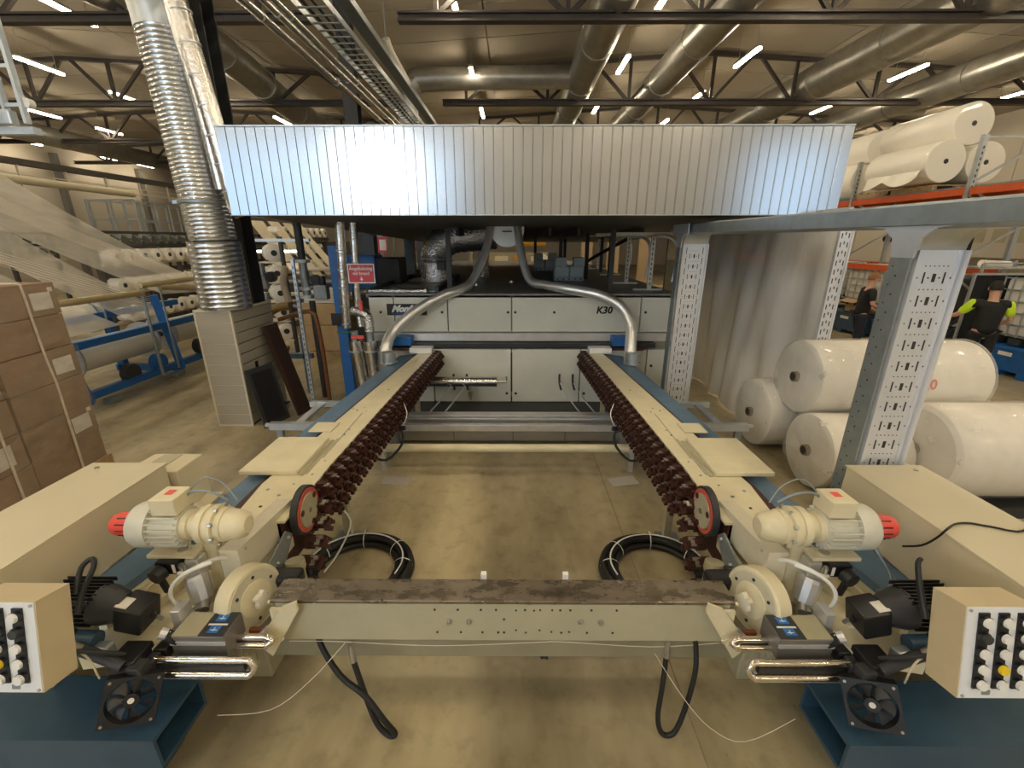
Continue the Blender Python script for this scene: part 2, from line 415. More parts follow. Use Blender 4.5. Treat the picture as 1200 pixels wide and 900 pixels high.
# ------------------------------------------------------------------ roof ducts
def duct(pts, r, label, m=M_DUCT, seams=True, n=20):
    t = thing('ventilation_duct', label, 'duct', pts[0], 'round ventilation ducts under the roof')
    MB().tube(pts, r, n, smooth=0 if len(pts) == 2 else 6).build('duct_pipe', m, t, True)
    for a, b in zip(pts, pts[1:]):
        a, b = Vector(a), Vector(b); L = (b-a).length
        k = 1.5
        while seams and k < L:
            p = a + (b-a)*k/L; d = (b-a)/L
            MB().cyl(p-d*.03, p+d*.03, r+.018, None, n).build('seam_band', M_DUCT, t, True); k += 3
    return t
duct([(2.15, 9, 7.35), (2.15, 30, 7.35)], .46, 'wide round zinc duct under the roof, above the middle of the hood')
duct([(4.75, 9, 7.35), (4.75, 30, 7.35)], .44, 'round zinc duct under the roof, the next one right of the middle duct')
duct([(9.9, 9, 7.35), (9.9, 30, 7.35)], .52, 'broad dull zinc duct under the roof, third from the middle, running over the hood end')
duct([(13.9, 8, 7.15), (13.9, 32, 7.15)], .45, 'shiny round zinc duct above the fabric rolls on the racking')
duct([(1.75, 16.25, 7.35), (-2.6, 16.25, 7.30), (-3.25, 16.25, 7.15), (-3.5, 16.3, 6.5), (-3.4, 16.4, 4.2)], .33, 'zinc branch duct with an elbow dropping beside the cable trays')
duct([(-7.6, 9.5, 7.3), (-8.1, 15, 7.3), (-8.6, 20, 7.2), (-8.8, 30, 7.2)], .44, 'dull zinc duct passing behind the spiral riser, left of the cable trays')
duct([(-21.5, 12, 7.0), (-21.7, 22, 7.0), (-22.2, 34, 7.0)], .42, 'large zinc duct along the far left of the roof')
duct([(-9.5, 8.5, 7.5), (-7.9, 12.4, 7.3)], .40, 'short dull duct in the upper left behind the nearest truss', seams=False)
duct([(5.5, 27, 6.3), (20, 27, 6.3)], .40, 'zinc duct crossing sideways behind the rolls at the right', seams=False)

# ------------------------------------------------------------------ ceiling lamps (each is the light it gives)
M_LAMP = mat('lamp_tube', (1, .95, .85), .4, emit=LAMP_W, ecol=LAMP_COL)
M_LAMPH = mat('lamp_housing', (.55, .53, .48), .5)
proto_lamp = None
def lamp(x, y, label, z=7.3, L=1.4):
    global proto_lamp
    if proto_lamp is None:
        t = thing('batten_lamp', label, 'lamp', (0, 0, 0), 'lit batten lamps under the roof')
        MB().box((-.06, -L/2, .0), (.06, L/2, .06)).build('housing', M_LAMPH, t)
        MB().box((-.05, -L/2+.02, -.055), (.05, L/2-.02, -.002)).build('lit_tube', M_LAMP, t)
        reg(t); proto_lamp = t; o = t
    else:
        o = copy_tree(proto_lamp); o['label'] = label
    o.location = (x, y, z)
    for e in (-.5, .5): MB().box((x-.005, y+e-.005, z+.06), (x+.005, y+e+.005, roof_z(x)+.01)).build('hanger', M_LAMPH, o)
rows = {-1.32: ('above the hood left of the middle duct', [11.2, 15.9, 20.1, 25.2]),
        3.15: ('right of the middle duct', [11.3, 15.0, 19.4, 23.8]),
        6.5: ('above the right half of the hood', [9.6, 14.5, 18.1, 21.8, 26.2]),
        12.0: ('between the two right-hand ducts', [10.2, 15.7, 19.6, 24.0]),
        17.6: ('over the racking at the right', [12.4, 17.9, 21.0, 25.3]),
        -10.0: ('just left of the spiral riser', [11.8, 16.6, 21.3]),
        -13.95: ('left of the spiral riser', [8.4, 15.0, 18.0, 23.0]),
        -19.1: ('over the weaving hall', [14.0, 20.1, 23.1]),
        -25.6: ('along the far left wall', [25.6, 30.3, 33.3])}
for x, (desc, yy) in rows.items():
    for i, y in enumerate(yy):
        lamp(x, y, 'lit batten lamp in the row %s, %s one' % (desc, rowname(i)))
# the same rows go on over and behind the photographer
for x in (-13.95, -10, -5.5, -1.32, 3.15, 6.5, 12, 17.6):
    for y in (5.6, 1.0, -3.6, -7.6):
        lamp(x, y, 'lit batten lamp in the rows above and behind the camera')

# ------------------------------------------------------------------ cable trays and pipes running along the roof, upper left
def run(name, label, cat, x, z, y0, y1, r=None, m=M_GALV, w_=.3, ladder=False):
    t = thing(name, label, cat, (x, y0, z))
    if r: 
        MB().cyl((x, y0, z), (x, y1, z), r, None, 14).build('pipe_run', m, t, True)
        k = y0 + .6
        while k < y1: MB().cyl((x, k-.012, z), (x, k+.012, z), r+.006, None, 14).build('foil_tape_band', M_GALV, t, True); k += 2.6
    else:
        MB().box((x-w_/2, y0, z-.03), (x-w_/2+.015, y1, z+.06)).build('side_rail', m, t)
        MB().box((x+w_/2-.015, y0, z-.03), (x+w_/2, y1, z+.06)).build('side_rail', m, t)
        if ladder:
            k = y0 + .1
            while k < y1: MB().box((x-w_/2, k, z-.025), (x+w_/2, k+.03, z-.01)).build('rung', M_GALVG, t); k += .22
        else:
            MB().box((x-w_/2+.016, y0, z-.03), (x+w_/2-.016, y1, z-.022)).build('tray_bottom', M_GALVG, t)
    return t
run('insulated_pipe', 'foil-wrapped pipe under the roof, outermost left of the run to the hood', 'pipe', -3.42, 5.30, 3.9, 13.5, .06, M_FOILS)
run('insulated_pipe', 'foil-wrapped pipe under the roof, second of the run to the hood', 'pipe', -3.20, 5.33, 3.9, 13.5, .045, M_FOILS)
run('insulated_pipe', 'foil-wrapped pipe under the roof, beside the cable ladder', 'pipe', -3.03, 5.30, 3.9, 13.5, .05, M_FOILS)
tl = run('cable_ladder', 'galvanised cable ladder with rungs running under the roof to the hood', 'cable ladder', -2.62, 5.32, 3.9, 13.5, None, M_GALV, .42, True)
MB().tube([(-2.70, 3.9, 5.32), (-2.71, 8, 5.33), (-2.68, 13.5, 5.32)], .022, 6).build('cable', M_RUBBER, tl)
MB().tube([(-2.60, 3.9, 5.32), (-2.58, 8, 5.33), (-2.60, 13.5, 5.32)], .018, 6).build('cable', M_RUBBER, tl)
run('cable_trunking', 'closed cable trunking with dark bottom right of the cable ladder', 'trunking', -2.20, 5.36, 3.9, 13.5, None, M_GALV, .20)
t = thing('vent_pipe', 'thin white vent pipe slanting down from the roof behind the column', 'pipe', (-4, 16, 6))
MB().tube([at(452, 45, Y=11.6), at(458, 62, Y=11.8), at(478, 98, Y=12.4)], .09, 10, smooth=3).build('pipe_run', mat('pvc_grey', (.5,.47,.40), .5), t, True)
q = at(452, 45, Y=11.6)
MB().box((q.x-.01, q.y-.01, q.z), (q.x+.01, q.y+.01, roof_z(q.x)+.02)).build('hanger', M_GALVG, t)
# ------------------------------------------------------------------ big metal hood over the dryer
t = thing('exhaust_hood', 'large hood clad in upright bright metal sheets hanging over the dryer', 'hood', (0, 5, 2.69))
HX0, HX1, HY, HZ0, HZ1 = -3.05, 3.42, 5.0, 2.70, 3.535
n = 63; wd = (HX1-HX0-.10)/n
for i in range(n):
    x = HX0 + i*wd
    p = [(x+.0008, HY+.004), (x+.004, HY), (x+wd-.010, HY), (x+wd-.007, HY-.006), (x+wd-.002, HY-.006), (x+wd-.0006, HY+.004), (x+wd-.0006, HY+.02), (x+.0008, HY+.02)]
    MB().prism([(a, b, HZ0) for a, b in p], (0, 0, HZ1-HZ0)).build('sheet_panel', M_HOOD, t)
MB().box((HX1-.10, HY-.012, HZ0+.04), (HX1, HY+.03, HZ1)).build('corner_flange', M_HOOD, t)
for i in range(40):                      # side sheets
    y = HY+.03+i*.25
    MB().box((HX1-.02, y+.004, HZ0), (HX1, y+.246, HZ1)).build('side_sheet', M_HOOD, t)
    MB().box((HX0, y+.004, HZ0), (HX0+.02, y+.246, HZ1)).build('side_sheet', M_HOOD, t)
MB().box((HX0, HY-.02, HZ1), (HX1, HY+.05, HZ1+.012)).build('edge_trim', M_GALV, t)
MB().box((HX0, HY-.02, HZ0-.008), (HX1-.1, HY+.05, HZ0)).build('edge_trim', M_GALV, t)
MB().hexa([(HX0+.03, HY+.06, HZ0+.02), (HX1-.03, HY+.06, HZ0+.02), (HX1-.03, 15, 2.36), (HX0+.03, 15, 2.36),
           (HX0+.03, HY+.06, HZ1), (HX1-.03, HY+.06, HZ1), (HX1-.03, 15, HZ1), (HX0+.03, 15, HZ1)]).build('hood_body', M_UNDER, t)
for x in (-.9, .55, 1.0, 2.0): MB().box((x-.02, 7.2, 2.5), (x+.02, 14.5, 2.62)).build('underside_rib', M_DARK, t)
# hanger rods to the roof
# posts that carry the hood on the dryer deck
for k, (x, y) in enumerate([(-1.02, 7.0), (1.50, 7.0), (1.46, 9.2), (.95, 9.4), (-.9, 11.5), (1.32, 12.0), (.55, 12.2), (2.0, 9.5), (2.1, 11.0)]):
    side = 'left' if x < 0 else 'right'
    MB().box((x-.035, y-.035, 1.675), (x+.035, y+.035, 2.6)).build('hood_post', M_DARK, t)

# ------------------------------------------------------------------ dryer
t = thing('textile_dryer', 'long cream textile dryer with dark deck at the end of the two rails', 'machine', (0.05, 6.6, 0)); dryer = t
DX0, DX1 = -2.2, 2.42
MB().box((DX0, 6.66, .05), (DX1, 17, 1.62)).build('body', M_CREAMD, t)
MB().box((DX0-.03, 6.60, 1.62), (DX1+.03, 17, 1.675)).build('deck', M_DECK, t)
for a, b in ((DX0, -1.83), (-1.82, -1.02), (-1.01, -.052), (-.042, 1.90), (1.91, DX1)):
    MB().bbox((a+.004, 6.60, 1.10), (b-.004, 6.66, 1.655), .006).build('upper_door', M_PANEL, t)
for x, z in ((-2.03, 1.40), (-1.10, 1.40), (-.10, 1.40), (.01, 1.40), (.60, 1.40), (1.73, 1.40), (1.98, 1.40)):
    MB().cyl((x, 6.59, z), (x, 6.605, z), .02, None, 10).build('door_knob', M_BLACK, t)
MB().box((DX0+.02, 6.50, .98), (DX1-.02, 6.66, 1.09)).build('crossrail', M_ALU, t)
MB().box((DX0+.3, 6.40, .90), (DX1-.3, 6.62, .965)).build('fabric_slot', M_DARK, t)
for a, b in ((DX0, -1.25), (-1.24, -.052), (-.042, 1.0), (1.01, 2.0), (2.01, DX1)):
    MB().bbox((a+.004, 6.40, .03), (b-.004, 6.62, .87), .006).build('lower_door', M_PANEL, t)
MB().box((DX0+.05, 6.44, 0), (DX1-.05, 6.6, .03)).build('plinth', M_DARK, t)
MB().box((DX0+.4, 5.34, 0), (DX1-.5, 6.39, .025)).build('dark_gap_plate', M_DARK, t)  # added dark sheet, stands in for the dark gap between doors and trough
MB().box((-.058, 6.392, .2), (-.036, 6.40, .82)).build('door_seam', M_DARK, t)
for x, z in ((-.12, .17), (.02, .17), (1.08, .17), (-1.3, .5), (2.08, .62)):
    MB().cyl((x, 6.385, z), (x, 6.405, z), .02, None, 10).build('door_knob', M_BLACK, t)
for x in (-1.70, 1.62):
    MB().bbox((x-.17, 6.28, .95), (x+.17, 6.5, 1.08), .01).build('end_motor_box', M_BRBLUE if x < 0 else M_BRBLUE, t)
    MB().box((x-.3, 6.3, .88), (x+.3, 6.4, .92)).build('red_brown_guide', M_BROWN, t)
pl = MB().box((-1.93, 6.585, 1.355), (-1.33, 6.60, 1.525)).build('name_plate', M_PRINTK, t)
text('Monforts', .135, (-1.86, 6.583, 1.41), (1,0,0), (0,0,1), M_PRINTW, pl, bold=.007, shear=.45)
text('TEXTILMASCHINEN', .035, (-1.87, 6.583, 1.368), (1,0,0), (0,0,1), M_LBLUE, pl, bold=.001)
text('K30', .145, (1.235, 6.598, 1.385), (1,0,0), (0,0,1), M_PRINTK, t, bold=.006, shear=.15)

# things standing on the dryer deck
def ground_label(): pass
t = thing('foil_duct_bend', 'fat crinkled foil duct bending down onto the left of the dryer deck', 'duct', (-1.5, 8.3, 1.68))
MB().tube([(-1.42, 8.2, 1.68), (-1.42, 8.2, 2.05), (-1.38, 8.2, 2.28), (-1.15, 8.25, 2.47), (-.7, 8.3, 2.52), (-.35, 8.3, 2.56)], .27, 22, smooth=6, ribs=1.06).build('foil_sleeve', M_FOIL, t, True)
MB().bbox((-1.36, 7.85, 1.95), (-1.22, 7.96, 2.08), .01).build('damper_motor', M_DARK, t)
t = thing('foil_duct_stub', 'narrower crinkled foil duct dropping behind the fat foil bend', 'duct', (-.9, 10.4, 1.68))
MB().tube([(-.72, 9.6, 1.68), (-.72, 9.6, 2.1), (-.66, 9.6, 2.35), (-.4, 9.6, 2.5)], .17, 18, smooth=5, ribs=1.06).build('foil_sleeve', M_FOIL, t, True)
t = thing('duct_end_cap', 'round grey duct end with a small handle under the middle of the hood', 'duct', (-.12, 7.3, 2.55))
MB().cyl((-.12, 7.32, 2.60), (-.12, 8.6, 2.60), .26, None, 28).build('duct_body', M_GALVG, t, True)
MB().cyl((-.12, 7.29, 2.60), (-.12, 7.32, 2.60), .27, None, 28).build('round_cover', M_GALV, t)
MB().tube([(-.19, 7.29, 2.565), (-.18, 7.25, 2.565), (-.06, 7.25, 2.565), (-.05, 7.29, 2.565)], .009, 8, smooth=0).build('handle', M_BLACK, t)
def grey_boxes(x, y, s, label):
    t = thing('grey_drive_unit', label, 'machine', (x, y, 1.676), 'grey drive units on the dryer deck')
    MB().bbox((x-.36*s, y, 1.676), (x+.36*s, y+.5*s, 1.676+.10*s), .01).build('base_plate', M_GALVG, t)
    for a in (-.35, .01):
        MB().bbox((x+a*s, y-.02, 1.676+.10*s), (x+(a+.34)*s, y+.45*s, 1.676+.34*s), .012).build('box', mat('pale_grey_paint', (.40,.45,.45), .45), t)
    for a in (-.33, .11): MB().bbox((x+a*s, y+.02, 1.676+.34*s), (x+(a+.26)*s, y+.35*s, 1.676+.55*s), .012).build('upper_box', mats['pale_grey_paint'], t)
    for a in range(5): MB().cyl((x+(-.28+.14*a)*s, y-.03, 1.676+.05*s), (x+(-.28+.14*a)*s, y, 1.676+.05*s), .02*s, None, 8).build('bolt', M_BLACK, t)
grey_boxes(1.06, 8.7, .80, 'pale grey boxy drive unit on the dryer deck, the nearer one')
grey_boxes(.78, 11.6, .80, 'pale grey boxy drive unit on the dryer deck, the farther one')
for i, (px, py) in enumerate(((558, 333), (599, 330), (628, 329))):
    p = at(px, py, Z=1.70)
    MB().cyl((p.x, p.y, 1.676), (p.x, p.y, 1.72), .045, .035, 10).build('deck_cap', M_GALV, dryer)
t = thing('deck_frame', 'low dark frame with grating on the left front of the dryer deck', 'frame', (-1.7, 7.5, 1.68))
MB().box((-2.2, 6.75, 1.676), (-2.14, 9.4, 1.76)).box((-1.22, 6.75, 1.676), (-1.16, 9.4, 1.76)).box((-2.2, 9.34, 1.676), (-1.16, 9.4, 1.76)).build('frame_bars', M_DARK, t)
MB().box((-2.14, 6.8, 1.68), (-1.22, 9.34, 1.70)).build('grating', M_GALVG, t)
single(MB().cyl((-2.35, 6.72, 1.70), (-1.33, 6.72, 1.70), .05, None, 14), 'foil_pipe', M_FOIL, 'straight foil-wrapped pipe lying along the front left edge of the dryer', 'pipe', smooth=True)
# perforated brackets carrying the trays along the right of the deck
M_BRK = mat('white_galv_bracket', (.62,.62,.60), .4, .4, var=.1)
for i, (x, y) in enumerate(((2.15, 7.1), (2.05, 8.2), (2.2, 10.2), (2.3, 12.4))):
    t = thing('perforated_bracket', 'pale perforated upright with a curved arm on the right of the dryer deck, %s' % rowname(i), 'bracket', (x, y, 1.676), 'perforated uprights along the dryer deck')
    MB().box((x-.035, y, 1.68), (x+.035, y+.03, 2.52)).box((x-.25, y-.02, 1.676), (x+.2, y+.05, 1.70)).build('upright', M_BRK, t)
    MB().tube([(x+.02, y, 2.50), (x+.22, y, 2.49), (x+.36, y, 2.38), (x+.40, y, 2.15), (x+.36, y, 1.80)], .032, 6, smooth=4).build('curved_arm', M_BRK, t)
    MB().box((x-.6, y, 2.50), (x+.3, y+.04, 2.55)).build('cantilever', M_BRK, t)
    h = MB()
    for k in range(10): h.box((x-.008, y-.003, 1.76+.075*k), (x+.008, y, 1.80+.075*k))
    h.build('slots', M_DARK, t, kind='stuff')
single(MB().tube([(2.1, 8.6, 2.45), (1.6, 9.2, 2.1), (1.2, 9.7, 1.76), (.9, 9.9, 1.70)], .035, 8), 'black_conduit', M_RUBBER, 'black conduit slanting down to the dryer deck behind the grey drive unit', 'cable', smooth=True)

# spiral exhaust hoses from the hood to the rails
def hose(pts, label):
    t = thing('spiral_hose', label, 'hose', pts[-1])
    MB().tube(pts, [.062, .089], 16, smooth=12, ribs=.965).build('foil_hose', M_HOSE, t, True)
    e = Vector(pts[-1])
    MB().cyl(e, e+V(0,0,.16), .094, .092, 20).cyl(e, e+V(0,0,.012), .12, None, 20).build('sleeve', M_GALV, t, True)
hose([at(576, 258, Y=7.3), at(568, 298, Y=7.1), at(553, 330, Y=6.85), at(540, 339, Y=6.62), at(520, 346, Y=6.46), at(490, 363, Y=6.34), at(463, 386, Y=6.2), at(453, 405, Y=6.02), at(453, 425, Y=5.9), (-1.75, 5.86, .81)],
     'ribbed silver hose from the hood over the dryer front down to the left rail')
hose([at(605, 258, Y=7.3), at(611, 298, Y=7.1), at(621, 328, Y=6.9), at(640, 334, Y=6.7), at(668, 339, Y=6.5), at(702, 346, Y=6.36), at(728, 360, Y=6.26), at(739, 382, Y=6.12), at(739, 405, Y=5.98), at(738, 425, Y=5.88), (1.63, 5.84, .81)],
     'ribbed silver hose from the hood over the dryer front down to the right rail')

# ------------------------------------------------------------------ troughs and roller between the rails
t = thing('aluminium_trough', 'stepped aluminium trough lying crosswise between the rails before the dryer', 'trough', (0, 5.0, .3))
MB().bbox((-1.42, 5.16, .12), (1.28, 5.29, .31), .008).build('rear_profile', M_ALU, t)
MB().box((-1.42, 5.148, .235), (1.28, 5.16, .262)).build('rear_ledge', M_ALU, t)
MB().bbox((-1.42, 4.86, .22), (1.28, 4.93, .305), .006).build('front_profile', M_ALU, t)
MB().box((-1.42, 4.90, .08), (1.28, 4.925, .22)).box((-1.42, 4.93, .08), (1.28, 5.16, .10)).build('lower_tray', mat('dull_aluminium', (.40,.39,.36), .42, .7, var=.2, scale=4, stretch=(.3,1,1)), t)
for x in (-.75, -.02, .62): MB().box((x, 4.892, .08), (x+.006, 4.90, .22)).build('joint', M_DARK, t)
for x in (-1.46, 1.29): MB().prism([(x, 4.40, .0), (x, 5.34, .0), (x, 5.34, .34), (x, 4.84, .34), (x, 4.40, .28)], (.015, 0, 0)).build('end_plate', M_GALV, t)
t = thing('cream_roller', 'long cream roller between the rails in front of the aluminium trough', 'roller', (0, 4.42, .33))
MB().cyl((-1.42, 4.30, .28), (1.24, 4.30, .28), .046, None, 20).build('roller_tube', M_CREAM, t, True)
for x in (-1.5, 1.24): MB().bbox((x, 4.25, .23), (x+.08, 4.35, .33), .01).build('bearing_block', M_ALU, t)
for s_, x in ((1, -1.47), (1, 1.27)): MB().box((x, 4.28, 0), (x+.04, 4.32, .24)).build('stand', M_ALU, t)
t = thing('foil_pipe', 'short foil-wrapped pipe with a valve before the lower dryer doors', 'pipe', (-.8, 6.1, .5))
MB().cyl((-1.5, 6.15, .44), (-.26, 6.15, .44), .075, None, 16).build('foil_sleeve', M_FOILS, t, True)
MB().tube([(-.30, 6.15, .44), (-.12, 6.15, .44), (-.12, 6.15, .52)], .018, 8, smooth=0).build('valve_stem', M_STEEL, t)
MB().cyl((-.66, 6.15, .40), (-.66, 6.15, .16), .02).cyl((-.66, 6.15, .30), (-.66, 6.15, .22), .035).build('drain_valve', M_STEEL, t)
def wands(x, label, lean):
    t = thing('gas_wand', label, 'pipe', (x, 5.9, .3))
    for a in (0, .20):
        MB().tube([(x+a, 6.28, .52), (x+a, 6.25, .40), (x+a+.02, 6.18, .30)], .016, 6).build('handle', M_BLACK, t, True)
        MB().tube([(x+a+.01, 6.2, .40), (x+a+lean*.5, 5.8, .30), (x+a+lean, 5.32, .26)], .011, 6).build('tube', M_ALU, t, True)
wands(-.92, 'pair of bent metal tubes rising before the lower dryer doors at the left', -.22)
wands(.68, 'pair of bent metal tubes rising before the lower dryer doors at the right', .2)

# ------------------------------------------------------------------ the two rails (left built, right mirrored)
def poly_at(pts, z0, z1): return [(x, y, z0) for x, y in pts], (0, 0, z1-z0)
INNER = [(-1.20, 6.50), (-1.275, 5.2), (-1.33, 4.0), (-1.375, 2.88), (-1.375, 2.20)]
OUTER = [(-1.70, 2.20), (-1.74, 2.62), (-1.64, 3.85), (-1.49, 5.6), (-1.40, 6.42)]
def inner_x(y):
    P = sorted([(b, a) for a, b in INNER])
    for (ya, xa), (yb, xb) in zip(P, P[1:]):
        if ya <= y <= yb: return xa + (xb-xa)*(y-ya)/(yb-ya)
    return P[0][1] if y < P[0][0] else P[-1][1]
link_mesh = {}
def chain_mesh(side):
    "one clip link of the pin chain: block, arm, teeth"
    s = 1 if side == 'l' else -1
    m = MB()
    def bx(a, b): m.box((min(s*a[0], s*b[0]), a[1], a[2]), (max(s*a[0], s*b[0]), b[1], b[2]))
    bx((.00, -.040, -.055), (.045, .036, -.010)); bx((.045, -.030, -.045), (.085, .004, .010)); bx((.085, -.040, -.050), (.115, .030, -.035))
    bx((.05, .010, -.075), (.10, .036, -.020)); bx((.105, -.034, -.072), (.125, -.012, -.05)); bx((.105, .008, -.072), (.125, .026, -.05)); bx((.01, -.01, -.02), (.07, .02, .02))
    me = bpy.data.meshes.new('chain_link'); me.from_pydata([tuple(v) for v in m.v], [], m.f); me.materials.append(M_BROWN); me.update()
    c = MB()
    def cb(a, b): c.box((min(s*a[0], s*b[0]), a[1], a[2]), (max(s*a[0], s*b[0]), b[1], b[2]))
    cb((.062, -.022, .010), (.09, .010, .016)); cb((.050, .012, -.018), (.092, .032, -.012))
    mc = bpy.data.meshes.new('clip'); mc.from_pydata([tuple(v) for v in c.v], [], c.f); mc.materials.append(M_CLIP); mc.update()
    return me, mc
def rail(side):
    MB.mirror = side == 'right'
    sg = 1 if side == 'left' else -1
    nb = {'left': 'beside the clad column', 'right': 'beside the white fabric rolls'}[side]
    t = thing('stenter_rail', 'long %s rail with cream cover plate on a grey-blue beam, %s' % (side, nb), 'machine rail', (-1.5, 4.3, 0))
    MB().prism(*poly_at(INNER + OUTER, .835, .85)).build('cover_plate', M_CREAM, t)
    MB().prism(*poly_at([(x-.03, y) for x, y in INNER] + [(-1.78, 2.2), (-1.78, 2.62), (-1.68, 3.85), (-1.46, 6.45)], .70, .834)).build('guide_channel', M_BROWN, t)
    MB().prism(*poly_at([(-1.30, 6.5), (-1.42, 4), (-1.46, 2.45), (-1.80, 2.36), (-1.92, 1.95), (-1.97, 1.66), (-2.16, 1.66), (-2.12, 2.02), (-1.97, 2.5), (-1.89, 4.1), (-1.80, 5.3), (-1.72, 6.3)], .64, .80)).build('base_beam', M_BLUE, t)
    # hatch cover and small plates
    MB().bbox((-1.965, 2.73, .852), (-1.545, 3.30, .885), .006).build('hatch_cover', M_CREAM, t)
    MB().box((-1.535, 2.73, .8505), (-1.505, 3.30, .856)).box((-1.495, 2.75, .8505), (-1.488, 3.34, .854)).build('hatch_hinge', M_CREAMD, t)
    MB().bbox((-1.80, 3.46, .852), (-1.60, 3.66, .862), .003).build('small_cover', M_CREAM, t)
    MB().box((-1.48, 3.0, .8505), (-1.472, 3.9, .853)).build('scribed_line', M_CREAMD, t)
    for k, (x, y, r) in enumerate(((-1.55, 2.48, .012), (-1.66, 2.55, .012), (-1.48, 2.36, .019), (-1.45, 2.75, .010), (-1.44, 2.95, .008), (-1.47, 3.42, .010), (-1.46, 3.52, .010), (-1.45, 3.95, .009), (-1.55, 3.98, .009), (-1.60, 4.02, .009), (-1.50, 4.05, .009),
                                 (-1.41, 4.6, .01), (-1.44, 5.3, .01), (-1.42, 2.52, .008), (-1.6, 2.35, .010), (-1.52, 2.62, .008))):
        MB().cyl((x, y, .8505), (x, y, .853), r, None, 10).build('bolt_hole', M_DARK if k % 3 == 2 else M_STEEL, t)
    MB().bbox((-1.55, 6.22, .85), (-1.22, 6.42, .93), .01).build('end_block', M_WHITE, t)
    for y in (3.17, 5.55):
        x = inner_x(y) - .07
        lg = MB().box((x-.03, y-.03, .02), (x+.03, y+.03, .70)).build('leg', M_CREAMD, t)
        MB().box((x-.10, y-.06, 0), (x+.08, y+.06, .012)).build('foot_plate', M_GALVG, lg)
    # outrigger frame at the outside
    o = MB().box((-2.42, 3.92, .66), (-1.90, 3.98, .73)).box((-2.30, 4.55, .66), (-1.86, 4.60, .72)).box((-2.20, 3.98, .68), (-2.12, 4.56, .71)).build('outrigger', M_GALV, t)
    MB().cyl((-2.46, 3.95, .70), (-2.42, 3.95, .70), .025).build('end_bolt', M_STEEL, o)
    MB().box((-2.36, 3.93, 0), (-2.30, 3.97, .66)).build('leg', M_GALVG, t)
    # pin chain
    c = thing('pin_chain', 'brown oily pin chain of clip links running along the %s rail to the dryer' % side, 'chain', (-1.35, 4.3, .8))
    me, mc = chain_mesh('l' if side == 'left' else 'r')
    def put(x, y, z, rx=0):
        xx = 2*MIRX - x if MB.mirror else x
        a = link('chain_link', me, c); a.location = (xx, y, z); a.rotation_euler = (rx, 0, 0); a.scale = (1.15, 1.15, 1.15)
        b = link('clip', mc, a)
    y = 2.62
    while y < 6.55:
        put(inner_x(y), y, .835); y += .125
    y = 2.60
    while y < 6.5:
        put(inner_x(y) + .04*(6.5-y)/4, y, .725); y += .125
    for k, (y, z, a) in enumerate(((2.53, .76, .35), (2.47, .66, .6), (2.38, .57, .8), (2.28, .49, .8), (2.18, .41, .8), (2.08, .34, .8))): put(-1.375, y, z, a)
    MB().prism([(-1.44, 2.2, .50), (-1.44, 2.5, .50), (-1.44, 6.5, .60), (-1.44, 6.5, .83), (-1.44, 2.2, .83)], (.04, 0, 0)).build('chain_guide', M_BROWN, c)
    # guide wheel with red ring
    g = MB().cyl((-1.44, 2.41, .79), (-1.33, 2.41, .79), .03).build('guide_wheel', M_STEEL, t)
    ax = V(1, 0, 0)
    def disc(x0, x1, r, m, name): MB().cyl((x0, 2.41, .79), (x1, 2.41, .79), r, None, 36).build(name, m, g, True)
    disc(-1.375, -1.335, .158, M_DARK, 'rim'); disc(-1.34, -1.330, .142, M_REDRING, 'red_ring'); disc(-1.332, -1.322, .112, M_CREAMD, 'face_plate'); disc(-1.322, -1.316, .018, M_STEEL, 'hub')
    for a in (0.7, 2.8, 4.9):
        MB().cyl((-1.322, 2.41+math.cos(a)*.10, .79+math.sin(a)*.10), (-1.318, 2.41+math.cos(a)*.10, .79+math.sin(a)*.10), .02, None, 12).build('notch', M_BROWN, g)
    # solenoid bit and hose under the rail
    h = thing('air_nozzle', 'small white block with black hose under the %s rail by the roller' % side, 'nozzle', (-1.33, 4.1, .6))
    MB().bbox((-1.29, 4.06, .60), (-1.25, 4.12, .68), .004).build('block', M_WHITE, h)
    MB().tube([(-1.25, 4.08, .62), (-1.16, 4.10, .56), (-1.15, 4.0, .46), (-1.25, 3.8, .40), (-1.38, 3.7, .50)], .013, 8).build('hose', M_RUBBER, h, True)
    MB().tube([(-1.16, 4.14, .60), (-1.12, 4.2, .72), (-1.17, 4.3, .80)], .005, 6).build('wire', M_WHITE, h)
    MB().cyl((-1.20, 4.12, .585), (-1.13, 4.12, .60), .025).build('clamp', M_BLACK, h)
    MB.mirror = False
rail('left'); rail('right')

# ------------------------------------------------------------------ crossbeam at the front
t = thing('cross_beam', 'olive cream crossbeam with worn steel top tying the two rails together', 'beam', (0, 1.8, .2))
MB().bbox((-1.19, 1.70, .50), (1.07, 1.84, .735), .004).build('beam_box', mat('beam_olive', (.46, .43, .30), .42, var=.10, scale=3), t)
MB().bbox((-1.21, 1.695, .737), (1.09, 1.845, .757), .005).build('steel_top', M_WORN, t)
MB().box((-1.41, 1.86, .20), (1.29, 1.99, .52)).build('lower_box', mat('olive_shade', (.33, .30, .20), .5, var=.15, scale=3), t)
for x, z, r in [(-.395,.70,.006),(-.28,.70,.006),(-.165,.70,.006),(-.09,.70,.006),(.01,.697,.005),(.055,.70,.006),(.10,.697,.005),(-.39,.555,.006),(-.27,.555,.006),(-.16,.555,.006),(-.08,.555,.006),(-.05,.555,.006),(.01,.57,.005),(.06,.555,.005),
                (-.05,.64,.006),(.19,.70,.005),(.23,.70,.006),(.28,.70,.006),(.385,.70,.006),(.51,.70,.006),(.19,.56,.005),(.24,.555,.006),(.28,.56,.005),(.37,.555,.006),(.50,.555,.006),(.13,.70,.005),(.13,.57,.005)]:
    MB().cyl((x, 1.697, z), (x, 1.701, z), r, None, 8).build('hole', M_DARK, t)
